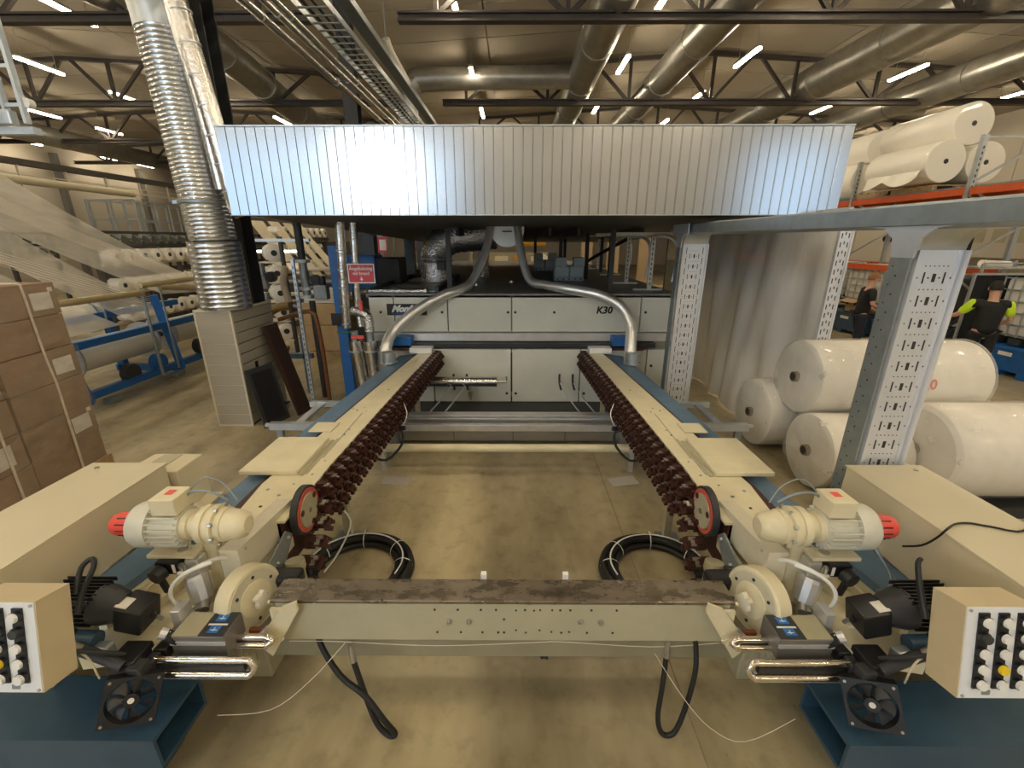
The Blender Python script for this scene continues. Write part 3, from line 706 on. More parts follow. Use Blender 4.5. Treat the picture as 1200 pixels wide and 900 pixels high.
for x in (-.325, -.225, .335, .435):
    b = MB().cyl((x, 1.694, .625), (x, 1.70, .625), .016, None, 16).build('washer', M_STEEL, t)
    MB().cyl((x, 1.682, .625), (x, 1.696, .625), .010, None, 6).build('bolt_head', M_STEEL, b)
for x in (-.16, .27): MB().box((x-.014, 1.846, .74), (x+.014, 1.87, .785)).build('white_tab', M_WHITE, t)
single(MB().tube([(-1.15, 1.69, .50), (-.9, 1.70, .487), (-.4, 1.70, .462), (.1, 1.70, .487), (.25, 1.70, .492), (.7, 1.70, .462), (1.05, 1.70, .49)], .0018, 6), 'thin_wire', M_STRAP, 'thin pale wire sagging along the underside of the crossbeam', 'wire', smooth=True)
# ------------------------------------------------------------------ drive and edge-guiding station at the near end of each rail
def station(side):
    MB.mirror = side == 'right'
    S = side
    # long cabinet lying on the beam
    t = thing('long_cabinet', 'long low cream cabinet lying outside the %s rail' % S, 'cabinet', (-2.35, 1.9, .8))
    MB().bbox((-2.58, 1.36, .80), (-2.135, 2.36, 1.14), .008).build('body', M_CAB, t)
    MB().box((-2.585, 1.36, 1.141), (-2.13, 2.365, 1.15)).build('lid', M_CAB, t)
    MB().cyl((-2.50, 2.30, 1.15), (-2.50, 2.30, 1.156), .012).build('lid_screw', M_STEEL, t)
    MB().box((-2.55, 1.5, 0), (-2.2, 2.2, .80)).build('stand', M_CAB, t)
    # cream bed under the drives
    t = thing('machine_bed', 'cream machine bed with raised ribs under the %s drives' % S, 'bed', (-1.65, 1.9, .5))
    MB().prism([(-1.98, 1.62, .60), (-1.93, 1.95, .60), (-1.83, 2.33, .60), (-1.40, 2.30, .60), (-1.40, 1.88, .60), (-1.62, 1.86, .60), (-1.66, 1.50, .60), (-1.95, 1.45, .60)], (0, 0, .07)).build('bed_plate', M_CREAM, t)
    MB().hexa([(-1.99,1.60,.67),(-1.95,1.60,.67),(-1.84,2.22,.67),(-1.88,2.22,.67),(-1.99,1.60,.75),(-1.95,1.60,.75),(-1.84,2.22,.75),(-1.88,2.22,.75)]).build('rib', M_CREAM, t)
    MB().hexa([(-1.86,1.58,.67),(-1.83,1.58,.67),(-1.73,2.10,.67),(-1.76,2.10,.67),(-1.86,1.58,.715),(-1.83,1.58,.715),(-1.73,2.10,.715),(-1.76,2.10,.715)]).build('rib', M_CREAM, t)
    MB().bbox((-1.66, 1.88, .0), (-1.42, 2.2, .60), .01).build('pedestal', M_CREAMD, t)
    g = MB()
    for k in range(6): g.box((-1.66+.04*k, 1.868, .15), (-1.64+.04*k, 1.88, .5))
    g.build('grooves', M_CREAMD, t)
    # blue foot channel
    t = thing('foot_channel', 'dark blue box channel lying at the front under the %s control box' % S, 'channel', (-1.9, 1.4, 0))
    m = MB()
    for a, b in (((-2.5, 1.27, .40), (-1.54, 1.56, .42)), ((-2.5, 1.27, .26), (-1.54, 1.285, .40)), ((-2.5, 1.545, .26), (-1.54, 1.56, .40)), ((-2.5, 1.27, .24), (-1.54, 1.56, .26))): m.box(a, b)
    m.build('channel_walls', M_BLUED, t)
    MB().hexa([(-2.45,1.30,0),(-1.70,1.30,0),(-1.70,1.54,0),(-2.45,1.54,0),(-2.45,1.29,.24),(-1.60,1.29,.24),(-1.60,1.545,.24),(-2.45,1.545,.24)]).build('lower_foot', M_BLUED, t)
    # ---- gear motor
    t = thing('gear_motor', 'cream gear motor with red end cap above the %s machine bed' % S, 'motor', (-1.8, 2.0, .67))
    y, z = 1.99, .985
    MB.xf = lambda q: (q[0]*.925+.035, q[1]*.925, CAMZ + (q[2]-CAMZ)*.925)
    MB().lathe((-2.205, y, z), (-2.06, y, z), [(0, .034), (.06, .052), (.2, .062), (1, .068)], 20).build('red_cap', M_RED, t, True)
    sl = MB()
    for a in range(5):
        an = math.radians(-60+30*a) + PI; sl.obox((-2.12, y-.064*math.cos(math.radians(-60+30*a)), z+.064*math.sin(math.radians(-60+30*a))), (.06, .006, .006))
    sl.build('cap_slots', M_BROWN, t)
    MB().lathe((-2.07, y, z), (-1.955, y, z), [(0, .095), (.08, .112), (.25, .122), (1, .122)], 32).build('fan_cowl', mat('motor_cream_grey', (.66,.64,.54), .4, var=.06, scale=10), t, True)
    MB().cyl((-1.955, y, z), (-1.80, y, z), .095, None, 24).build('motor_body', mats['motor_cream_grey'], t, True)
    for a in range(22):
        an = 2*PI*a/22
        MB().obox((-1.88, y+math.cos(an)*.105, z+math.sin(an)*.105), (.15, .026, .006), rotm(an)).build('cooling_fin', mats['motor_cream_grey'], t)
    MB().bbox((-1.92, y-.075, z+.10), (-1.79, y+.065, z+.195), .006).build('terminal_box', M_CREAM, t)
    MB().box((-1.875, y-.02, z+.1955), (-1.835, y+.025, z+.197)).build('red_sticker', M_RED, t)
    MB().lathe((-1.80, y, z), (-1.475, y, z), [(0, .080), (.10, .080), (.11, .068), (.26, .066), (.27, .105), (.38, .105), (.385, .095), (.44, .095), (.445, .108), (.55, .108), (.56, .090), (.66, .092), (.67, .084), (.84, .080), (.95, .066), (1, .045)], 32).build('gearbox_bell', M_CREAM, t, True)
    for a in range(8):
        an = 2*PI*(a+.3)/8; MB().cyl((-1.63, y+math.cos(an)*.103, z+math.sin(an)*.103), (-1.612, y+math.cos(an)*.103, z+math.sin(an)*.103), .011, None, 6).build('flange_bolt', M_STEEL, t)
    MB.xf = None; MB().bbox((-1.62, 1.87, .66), (-1.55, 1.94, .95), .01).build('mounting_foot', M_CREAM, t); MB.xf = lambda q: (q[0]*.925+.035, q[1]*.925, CAMZ + (q[2]-CAMZ)*.925)
    MB().tube([(-1.80, y+.03, z+.16), (-1.74, y+.03, z+.19), (-1.66, y+.04, z+.17), (-1.60, y+.06, z+.11)], .007, 8).build('motor_cable', M_GALVG, t, True)
    MB().tube([(-1.80, y+.05, z+.17), (-1.72, y+.08, z+.24), (-1.62, y+.08, z+.20), (-1.56, y+.07, z+.10)], .004, 8).build('motor_cable', M_GALVG, t, True)
    MB.xf = None
    # ---- plate, switch and filter
    t = thing('air_filter_unit', 'silver faceted air filter with pale hoses below the %s gear motor' % S, 'filter', (-1.68, 1.82, .67))
    MB().bbox((-1.86, 1.80, .915), (-1.62, 1.885, .935), .003).cyl((-1.70, 1.842, .935), (-1.70, 1.842, .94), .035, None, 20).build('top_plate', M_CREAM, t)
    MB().cyl((-1.70, 1.842, .9405), (-1.70, 1.842, .942), .025, None, 20).build('ring', M_CREAMD, t)
    MB().bbox((-1.665, 1.79, .80), (-1.60, 1.86, .912), .006).build('head', M_ALU, t)
    MB().lathe((-1.635, 1.80, .82), (-1.59, 1.76, .66), [(0, .048), (.1, .055), (.75, .050), (.9, .035), (1, .028)], 10).build('filter_bowl', M_ALU, t)
    MB().cyl((-1.585, 1.76, .70), (-1.55, 1.70, .69), .022, None, 10).cyl((-1.60, 1.74, .665), (-1.59, 1.72, .66), .03, None, 6).build('fitting', M_STEEL, t)
    MB().cyl((-1.685, 1.79, .885), (-1.63, 1.74, .875), .016, .012, 10).build('fitting', M_STEEL, t)
    MB().tube([(-1.66, 1.74, .88), (-1.61, 1.72, .90), (-1.54, 1.74, .93), (-1.50, 1.80, .92), (-1.48, 1.84, .89)], .010, 10).build('pale_hose', M_WHITE, t, True)
    MB().tube([(-1.50, 1.76, .93), (-1.60, 1.70, .91), (-1.665, 1.68, .84), (-1.67, 1.68, .76), (-1.63, 1.70, .68), (-1.59, 1.73, .655)], .009, 10).build('pale_hose', M_WHITE, t, True)
    MB().tube([(-1.72, 1.62, .69), (-1.80, 1.60, .72), (-1.86, 1.66, .74), (-1.87, 1.76, .76), (-1.80, 1.82, .80)], .008, 8).build('pale_hose', M_CREAM, t, True)
    MB().bbox((-1.80, 1.77, .845), (-1.69, 1.83, .915), .004).build('switch_body', M_BLACK, t)
    MB().box((-1.715, 1.768, .855), (-1.70, 1.77, .905)).build('switch_label', M_PRINTW, t)
    MB().cyl((-1.765, 1.765, .87), (-1.775, 1.72, .865), .040, .036, 18).build('switch_knob', M_BLACK, t, True)
    MB().obox((-1.745, 1.735, .81), (.03, .022, .085), rotm(0, -.25, 0), .006).build('switch_lever', M_BLACK, t)
    # ---- chain guard
    t = thing('chain_guard', 'cream slanting chain guard between gear motor and handwheel on the %s side' % S, 'guard', (-1.45, 2.1, .7))
    MB().hexa([(-1.52,1.84,.755),(-1.42,1.84,.755),(-1.42,2.36,.70),(-1.52,2.36,.70),(-1.52,1.84,.935),(-1.42,1.84,.935),(-1.42,2.40,.875),(-1.52,2.40,.875)]).build('guard_cover', mat('guard_grey_cream', (.66, .61, .47), .4, var=.06), t)
    MB().cyl((-1.421, 1.90, .90), (-1.417, 1.90, .90), .008).cyl((-1.421, 2.30, .84), (-1.417, 2.30, .84), .008).build('screws', M_STEEL, t)
    MB().box((-1.49, 1.88, .48), (-1.45, 1.95, .75)).build('drive_chain', M_BROWN, t)
    # ---- hand wheel
    t = thing('hand_wheel', 'large cream disc wheel with star knob at the %s end of the crossbeam' % S, 'wheel', (-1.37, 1.86, .5))
    R = V(.94, -.30, .12).normalized(); c0 = V(-1.42, 1.81, .675); c1 = c0 + R*.085
    MB().lathe(c0, c1, [(0, .15), (.04, .165), (.90, .165), (1, .155)], 40).build('wheel_drum', M_CREAM, t, True)
    MB().cyl(c1-R*.002, c1+R*.004, .142, None, 40).build('wheel_face', mat('wheel_face_cream', (.60,.56,.42), .42, var=.08), t, True)
    MB().lathe(c1+R*.004, c1+R*.007, [(0, .092), (1, .088)], 32).build('inner_disc', M_CREAM, t, True)
    q = R.to_track_quat('Z', 'Y')
    for a in range(6):
        p = c1 + q @ V(math.cos(a*PI/3+.4)*.115, math.sin(a*PI/3+.4)*.115, .004); MB().cyl(p, p+R*.003, .009, None, 8).build('hole', M_DARK, t)
    MB().cyl(c1+R*.006, c1+R*.03, .018, None, 12).build('knob_stem', M_WHITE, t)
    st = [c1+R*.03 + q @ V(math.cos(2*PI*k/20)*(.038 + .010*math.cos(5*2*PI*k/20)), math.sin(2*PI*k/20)*(.038+.010*math.cos(5*2*PI*k/20)), 0) for k in range(20)]
    MB().prism(st, R*.028).build('star_knob', mat('ivory_plastic', (.78,.73,.60), .35), t)
    MB().tube([c0+V(.12, .10, -.10), c0+V(.16, .0, -.06), c0+V(.17, -.06, .02)], .009, 8).build('curved_lever', M_CREAM, t, True)
    MB().box((-1.46, 1.80, .46), (-1.42, 1.90, .60)).build('bracket', M_CREAMD, t)
    # steel side plate with domed bolts behind the wheel
    t = thing('side_plate', 'dark steel side plate with shiny domed bolts under the %s chain wheel' % S, 'plate', (-1.37, 2.05, .6))
    MB().prism([(-1.385, 1.84, .52), (-1.385, 2.06, .52), (-1.385, 2.26, .72), (-1.385, 2.20, .78), (-1.385, 1.92, .70)], (.012, 0, 0)).build('plate', M_GALVG, t)
    for y_, z_ in ((2.20, .735), (2.06, .665), (1.98, .60)): MB().sphere((-1.368, y_, z_), .014, 10, 6).build('domed_bolt', M_STEEL, t, True)
    MB().lathe((-1.30, 2.10, .44), (-1.32, 2.14, .62), [(0, .05), (.15, .055), (.6, .05), (.75, .06), (1, .055)], 18).build('pump_housing', M_CREAMD, t, True)
    MB().bbox((-1.36, 1.90, .62), (-1.18, 2.0, .70), .02).build('black_motor', M_BLACK, t)
    # ---- flared end plate of the beam
    t = thing('end_bracket', 'cream flared bracket with bolts at the %s end of the crossbeam' % S, 'bracket', (-1.28, 1.66, .5))
    MB().prism([tuple(at(a_, b_, Y=1.655)) for a_, b_ in ((346,706),(349,716),(320,769),(304,757),(301,746),(314,734),(330,712))], (0, .014, 0)).build('flared_plate', M_CREAM, t)
    MB().box((-1.205, 1.675, .62), (-1.15, 1.692, .72)).build('back_plate', M_CREAM, t)
    for a_, b_ in ((328,742),(325,748),(330,750),(322,754)): p_ = at(a_, b_, Y=1.65); MB().cyl(p_, p_ + V(0,.012,0), .009, None, 8).build('bolt', M_CREAM, t)
    MB().tube([(-1.20, 1.63, .66), (-1.26, 1.61, .61), (-1.32, 1.61, .60), (-1.40, 1.61, .60)], .008, 8).build('bent_rod', M_STEEL, t, True)
    MB().bbox((-1.33, 1.665, .545), (-1.25, 1.69, .60), .01).build('rust_red_block', mat('rust_red', (.20,.05,.02), .5), t)
    # ---- sensor box
    t = thing('sensor_box', 'grey sensor box with two blue keys on its lid, %s side' % S, 'sensor', (-1.46, 1.58, .60))
    MB().bbox((-1.585, 1.52, .60), (-1.335, 1.665, .715), .004).build('housing', mat('sensor_grey', (.17,.16,.15), .4, .2), t)
    MB().box((-1.587, 1.515, .67), (-1.333, 1.522, .69)).build('light_groove', M_ALU, t)
    MB().box((-1.455, 1.525, .7155), (-1.34, 1.66, .719)).build('dark_key_plate', M_DARK, t)
    MB().box((-1.58, 1.525, .7155), (-1.46, 1.66, .718)).build('cream_lid', M_CREAMD, t)
    for y_ in (1.54, 1.605):
        k_ = MB().box((-1.425, y_, .719), (-1.375, y_+.038, .723)).build('blue_key', M_LBLUE, t)
        MB().box((-1.415, y_+.012, .723), (-1.385, y_+.016, .7235)).box((-1.402, y_+.008, .723), (-1.398, y_+.028, .7235)).build('key_mark', M_PRINTW, k_)
    MB().box((-1.445, 1.583, .719), (-1.355, 1.592, .7205)).build('pale_strip', M_PRINTW, t)
    MB().obox((-1.55, 1.545, .665), (.012, .05, .16), rotm(.3, -.6, 0)).build('black_strap', M_BLACK, t)
    MB().bbox((-1.63, 1.60, .64), (-1.585, 1.68, .78), .004).build('clamp_plate', M_ALU, t)
    MB().cyl((-1.60, 1.54, .71), (-1.63, 1.53, .73), .025, None, 10).build('clamp_knob', M_ALU, t)
    # ---- fork bars
    def fork(name, label, x0, x1, y_, z_, sp, r):
        f = thing(name, label, 'sensor', (x0, y_, z_), 'chrome fork bars, %s side' % S)
        rib = MB()
        pts = [(x0 + (x1-x0)*k/26, y_, z_+sp) for k in range(27)]
        e = [(x1+r*.9, y_-.004, z_+sp*.75), (x1+r*1.4, y_-.006, z_+sp*.5), (x1+r*.9, y_-.012, z_+sp*.2)]
        pts2 = [(x1 - (x1-x0)*k/26, y_-.02, z_) for k in range(27)]
        rib.tube(pts + e + pts2, r, 12, smooth=0, ribs=.90).build('ribbed_bar', mat('chrome', (.80,.74,.66), .12, 1), f, True)
        MB().bbox((x0, y_-.012, z_+sp*.15), (x1-.02, y_+.012, z_+sp*.75), .004).build('black_core', M_BLACK, f)
        MB().bbox((x0-.09, y_-.03, z_-.02), (x0+.01, y_+.03, z_+sp+.015), .008).build('holder', M_DARK, f)
        return f
    f = fork('sensor_fork', 'long chrome ribbed fork bar reaching inward above the %s floor edge' % S, -1.63, -1.20, 1.47, .575, .065, .016)
    MB().box((-1.6, 1.45, .545), (-1.21, 1.49, .555)).build('base_strip', M_ALU, f)
    fork('sensor_fork', 'shorter chrome ribbed fork bar behind the long one, under the %s sensor box' % S, -1.42, -1.19, 1.60, .598, .03, .017)
    # ---- black drive with fins
    t = thing('black_motor', 'black finned servo motor beside the %s control box' % S, 'motor', (-1.9, 1.57, .80))
    MB().bbox((-2.10, 1.50, .80), (-1.88, 1.64, .925), .01).build('body', M_BLACK, t)
    for k in range(8): MB().box((-2.10, 1.495+.021*k, .925), (-1.87, 1.50+.021*k, .945)).build('fin', M_BLACK, t)
    for k in range(5): MB().box((-2.10, 1.485, .81+.024*k), (-1.89, 1.50, .816+.024*k)).build('fin', M_BLACK, t)
    MB().lathe((-1.90, 1.57, .86), (-1.79, 1.57, .84), [(0, .088), (.3, .088), (1, .062)], 22).build('bell', M_DARK, t, True)
    MB().obox((-1.745, 1.57, .81), (.12, .13, .13), rotm(0, .25, 0), .01).build('gear_case', M_BLACK, t)
    MB().obox((-1.765, 1.55, .884), (.05, .06, .004), rotm(0, .25, 0)).build('type_plate', M_PAPER, t)
    MB().cyl((-1.90, 1.42, .77), (-1.70, 1.40, .685), .026, .022, 16).build('arm_tube', M_DARK, t, True)
    MB().cyl((-1.96, 1.46, .76), (-1.86, 1.47, .745), .045, None, 18).build('blue_steel_coupling', M_BLUED, t, True)
    MB().bbox((-1.86, 1.43, .66), (-1.79, 1.48, .745), .01).build('pale_blue_block', M_GALV, t)
    MB().bbox((-1.78, 1.40, .60), (-1.66, 1.52, .70), .008).bbox((-1.97, 1.50, .60), (-1.60, 1.58, .66), .008).build('mounting_block', M_BLACK, t)
    MB().tube([(-2.08, 1.45, .92), (-1.98, 1.42, .89), (-1.90, 1.38, .86), (-1.80, 1.36, .80), (-1.78, 1.36, .74), (-1.79, 1.37, .68), (-1.80, 1.38, .64)], .0045, 8).build('pale_cable', M_CREAM, t, True)
    # three-lobed knobs
    for (x_, y_, z_), w_ in (((-1.87, 1.38, .855), 'in front of the %s black motor' % S), ((-1.715, 1.60, .775), 'behind the %s sensor box' % S)):
        k = thing('clamp_knob', 'black three-lobed clamp knob %s' % w_, 'knob', (x_, y_, z_))
        n_ = V(-.25, -.35, .9).normalized(); qq = n_.to_track_quat('Z', 'Y')
        pp = [V(x_, y_, z_) + qq @ V(math.cos(2*PI*a/24)*(.034+.014*math.cos(3*2*PI*a/24)), math.sin(2*PI*a/24)*(.034+.014*math.cos(3*2*PI*a/24)), 0) for a in range(24)]
        MB().prism(pp, n_*.022).build('grip', M_BLACK, k)
        MB().cyl(V(x_, y_, z_), V(x_, y_, z_) - n_*.07, .010).build('stem', M_STEEL, k)
    # ---- axial fan
    fc = at(153, 822, Y=1.33)
    n_ = V(.50, -.78, .36).normalized(); r_ = V(.80, .50, -.34); r_ = (r_ - n_*r_.dot(n_)).normalized(); u_ = n_.cross(r_); u_ = -u_ if u_.z < 0 else u_
    Rm = Matrix((r_, u_, n_)).transposed()
    t = thing('cooling_fan', {'left': 'square black axial fan with visible blades over the left foot channel', 'right': 'square black axial fan with deep round opening over the right foot channel'}[S], 'fan', tuple(fc))
    h = .098; R0 = .088
    m = MB(); N_ = 32; vs = []; 
    ring = [(math.cos(2*PI*k/N_)*R0, math.sin(2*PI*k/N_)*R0) for k in range(N_)]
    sq = []
    for k in range(N_):
        a = 2*PI*k/N_; s_ = h/max(abs(math.cos(a)), abs(math.sin(a))); sq.append((math.cos(a)*s_, math.sin(a)*s_))
    for zz in (0, -.045):
        for P_ in (ring, sq): vs += [fc + Rm @ V(a, b, zz) for a, b in P_]
    fs = []
    for k in range(N_):
        k2 = (k+1) % N_
        fs += [(k, k2, N_+k2, N_+k), (2*N_+k2, 2*N_+k, 3*N_+k, 3*N_+k2), (N_+k, N_+k2, 3*N_+k2, 3*N_+k), (k2, k, 2*N_+k, 2*N_+k2)]
    m.add(vs, fs).build('frame', M_BLACK, t)
    MB().cyl(fc + Rm @ V(0,0,-.035), fc + Rm @ V(0,0,-.004), .030, .028, 24).build('hub', M_BLACK, t, True)
    MB().cyl(fc + Rm @ V(0,0,-.004), fc + Rm @ V(0,0,-.003), .012, None, 16).build('hub_sticker', M_PAPER, t)
    for k in range(7):
        a0 = 2*PI*k/7
        def bl(u, v, a0=a0):
            a = a0 + u*.62 + v*.25; rr = .028 + .050*v
            return fc + Rm @ V(math.cos(a)*rr, math.sin(a)*rr, -.032 + .022*u)
        MB().grid(bl, 4, 4).build('blade', mat('fan_blade', (.03,.03,.035), .3), t, True)
    for a, b in ((1,1),(1,-1),(-1,1),(-1,-1)): MB().cyl(fc + Rm @ V(a*.083, b*.083, 0), fc + Rm @ V(a*.083, b*.083, .004), .006, None, 8).build('screw', M_STEEL, t)
    for k in range(3):
        a = 2*PI*k/3+.5; MB().tube([fc + Rm @ V(math.cos(a)*.028, math.sin(a)*.028, -.042), fc + Rm @ V(math.cos(a)*.083, math.sin(a)*.083, -.042)], .004, 4, smooth=0).build('strut', M_BLACK, t)
    e = fc + Rm @ V(0, .10, -.03)
    MB().bbox((e.x-.03, e.y-.02, e.z-.02), (e.x+.03, e.y+.04, e.z+.04), .006).build('holder', M_DARK, t)
    # ---- control box
    a13 = math.radians(13); up = V(0, math.sin(a13), math.cos(a13)); dp = V(0, math.cos(a13), -math.sin(a13)); X = V(1, 0, 0)
    tr = at(41, 705, Y=1.262)
    W_, H_, D_ = .26, .362, .125
    def Q(a, b, c): return tr - X*a - up*b + dp*c        # a from right edge, b from top, c depth
    t = thing('control_box', 'cream push-button box with white front plate and round buttons, %s side' % S, 'control box', tuple(Q(.1, H_, .05)))
    MB().hexa([Q(W_,H_,0), Q(0,H_,0), Q(0,H_,D_), Q(W_,H_,D_), Q(W_,0,0), Q(0,0,0), Q(0,0,D_), Q(W_,0,D_)]).build('housing', mat('box_tan', (.60,.50,.32), .42, var=.05), t)
    MB().hexa([Q(W_-.004,H_-.004,-.004), Q(.004,H_-.004,-.004), Q(.004,H_-.004,0), Q(W_-.004,H_-.004,0), Q(W_-.004,.004,-.004), Q(.004,.004,-.004), Q(.004,.004,0), Q(W_-.004,.004,0)]).build('front_plate', M_PANELW, t)
    for cx in (.063, .135, .205):
        MB().hexa([Q(cx+.019,H_-.045,-.010), Q(cx-.019,H_-.045,-.010), Q(cx-.019,H_-.045,-.004), Q(cx+.019,H_-.045,-.004), Q(cx+.019,.022,-.010), Q(cx-.019,.022,-.010), Q(cx-.019,.022,-.004), Q(cx+.019,.022,-.004)]).build('button_strip', M_BLACK, t)
        for k in range(5):
            b_ = .052 + k*.060
            mm = M_WHITE
            if cx == .135 and k == 3: mm = M_YELLOW
            if cx < .1 and k == 1: mm = M_DARK
            MB().cyl(Q(cx, b_, -.010), Q(cx, b_, -.022), .021, None, 18).build('button_collar', M_BLACK, t, True)
            MB().cyl(Q(cx, b_, -.022), Q(cx, b_, -.032), .019, .017, 18).build('push_button', mm, t, True)
    MB().hexa([Q(.115,H_-.018,-.006), Q(.085,H_-.018,-.006), Q(.085,H_-.018,-.004), Q(.115,H_-.018,-.004), Q(.115,H_-.036,-.006), Q(.085,H_-.036,-.006), Q(.085,H_-.036,-.004), Q(.115,H_-.036,-.004)]).build('grey_tag', M_GALVG, t)
    for a, b in ((.014,.014),(.014,H_-.014)): MB().cyl(Q(a,b,-.004), Q(a,b,-.008), .006, None, 10).build('screw', M_STEEL, t)
    MB().tube([Q(.03, .30, D_-.01), Q(.02, .32, D_+.04), (-1.70, 1.50, .62)], .010, 10).build('support_arm', M_DARK, t, True)
    if S == 'left': MB().tube([Q(-.02, .13, D_), Q(-.02, .05, D_+.03), Q(-.04, -.03, D_+.06), Q(-.02, -.06, D_+.08), Q(.01, -.03, D_+.06), Q(.0, .06, D_+.02)], .010, 10).build('black_conduit', M_RUBBER, t, True)
    else: MB().tube([Q(-.02, .13, D_), Q(-.02, .03, D_+.03), Q(-.01, -.06, D_+.06), Q(.01, -.08, D_+.07)], [.013, .008], 10).build('black_conduit', M_RUBBER, t, True)
    MB.mirror = False
station('left'); station('right')

# second small box behind the left cabinet
t = thing('small_cabinet', 'small cream cabinet with perforated top just behind the left long cabinet', 'cabinet', (-2.2, 2.5, .66))
MB().bbox((-2.42, 2.38, .80), (-2.10, 2.62, 1.08), .006).build('body', M_CAB, t)
MB().box((-2.34, 2.40, 1.081), (-2.22, 2.60, 1.085)).build('perforated_grille', M_CREAMD, t)
MB().box((-2.2, 2.4, .64), (-2.0, 2.6, .80)).build('stand', M_CAB, t)

# cable coils on the floor, hoses below the beam
def coil(cx, cy, s, label):
    t = thing('cable_coil', label, 'cable', (cx, cy, 0))
    for k, (a, b, z) in enumerate(((.36, .40, .026), (.31, .35, .03), (.41, .45, .026), (.34, .38, .075), (.39, .42, .072))):
        pts = []
        for q in range(19):
            an = math.radians(205 - q*17.5); pts.append((cx + s*(math.cos(an)*a*1.0 + .02*k*.3), cy + math.sin(an)*b*.86, z))
        pts = [(cx - s*.52, cy - .16 - .02*k, .12)] + pts
        MB().tube(pts, .025, 8, smooth=3).build('cable_turn', M_RUBBER, t, True)
    MB().tube([(cx + s*math.cos(math.radians(200-q*20))*.36, cy + math.sin(math.radians(200-q*20))*.40*.86, .108) for q in range(12)], .006, 6, smooth=3).build('white_tube', M_WHITE, t, True)
    for q in (150, 95, 40, 5):
        an = math.radians(q); p = V(cx + s*math.cos(an)*.36, cy + math.sin(an)*.40*.86, .05)
        d = V(-s*math.sin(an), math.cos(an)*.86, 0).normalized()
        MB().lathe(p-d*.004, p+d*.004, [(0, .075), (1, .075)], 14, False).build('cable_tie', M_WHITE, t)
coil(-1.22, 2.72, 1, 'coil of thick black cables with a white tube on the floor at the left leg')
coil(1.10, 2.72, -1, 'coil of thick black cables with white ties on the floor at the right leg')
single(MB().tube([(-1.50, 2.5, .70), (-1.36, 2.75, .62), (-1.27, 2.86, .38), (-1.33, 2.75, .20), (-1.40, 2.6, .12)], .007, 8), 'white_hose', M_WHITE, 'thin white hose hanging from the left chain down to the cable coil', 'hose', smooth=True)
t = thing('hanging_hose', 'black hose looped under the left end of the crossbeam', 'hose', (-.9, 1.75, .2))
MB().tube([(-1.05, 1.80, .50), (-1.02, 1.74, .42), (-.90, 1.66, .30), (-.76, 1.60, .24), (-.66, 1.56, .12), (-.61, 1.55, .04), (-.65, 1.56, .02), (-.71, 1.58, .08), (-.77, 1.62, .24), (-.82, 1.66, .40)], .015, 10, smooth=6).build('hose', M_RUBBER, t, True)
MB().cyl((-.82, 1.66, .40), (-.835, 1.68, .49), .018, .012, 8).build('fitting', M_STEEL, t)
t = thing('hanging_hose', 'black hose hanging in a long loop under the right end of the crossbeam', 'hose', (.9, 1.7, 0))
MB().tube([(.78, 1.68, .42), (.765, 1.64, .28), (.745, 1.60, .12), (.76, 1.58, .03), (.80, 1.57, .01), (.845, 1.58, .05), (.90, 1.62, .22), (.93, 1.66, .38), (.93, 1.72, .52)], .013, 10, smooth=6).build('hose', M_RUBBER, t, True)
MB().cyl((.78, 1.68, .42), (.785, 1.69, .50), .018, .012, 8).build('fitting', M_STEEL, t)
single(MB().tube([(-.86, 1.68, .50), (-1.02, 1.58, .36), (-1.20, 1.52, .25), (-1.45, 1.50, .24)], .002, 6), 'loose_wire', M_STRAP, 'thin loose wire from the crossbeam to the left foot channel', 'wire', smooth=True)
single(MB().tube([(.72, 1.68, .44), (.86, 1.60, .24), (.98, 1.52, .14), (1.12, 1.46, .14), (1.35, 1.48, .27)], .002, 6), 'loose_wire', M_STRAP, 'thin loose wire from the crossbeam to the right foot channel', 'wire', smooth=True)
# black cable over the right cabinet and its plug
t = thing('plug_cable', 'thin black cable running from the right motor over the long cabinet', 'cable', (2.0, 1.9, 1.1))
MB().tube([at(1058,640,X=1.98), at(1080,639,X=1.985), at(1098,630,X=1.99), at(1110,620,X=1.995), at(1120,614,Z=1.162), at(1136,613,Z=1.157), at(1160,617,Z=1.157), at(1200,622,Z=1.157), (2.6,1.9,1.157)], .005, 8).build('cable', M_RUBBER, t, True)
MB().tube([(1.86, 1.86, .93), (1.89, 1.80, .86), (1.86, 1.74, .82), (1.78, 1.72, .81)], .005, 8).cyl((1.84, 1.88, .97), (1.87, 1.84, .91), .011, None, 10).build('plug', M_GALVG, t, True)
# papers and scraps on the floor
for (x, y, r, lab) in ((-1.26, 4.08, -.08, 'grey-white paper sheet lying on the floor left between the rails'), (1.16, 4.08, .22, 'grey-white paper sheet lying on the floor right between the rails')):
    single(MB().obox((x, y, .003), (.30, .17, .004), rotm(0, 0, r)), 'paper_sheet', mat('floor_paper', (.50,.46,.42), .6, var=.1, scale=30), lab, 'paper')
single(MB().obox((.18, 2.02, .006), (.035, .02, .008), rotm(0,0,.4)).obox((.20, 2.01, .008), (.02, .012, .01), rotm(0,0,-.3)), 'dirt_scrap', M_DARK, 'small dark scrap on the floor behind the crossbeam foot', 'scrap')
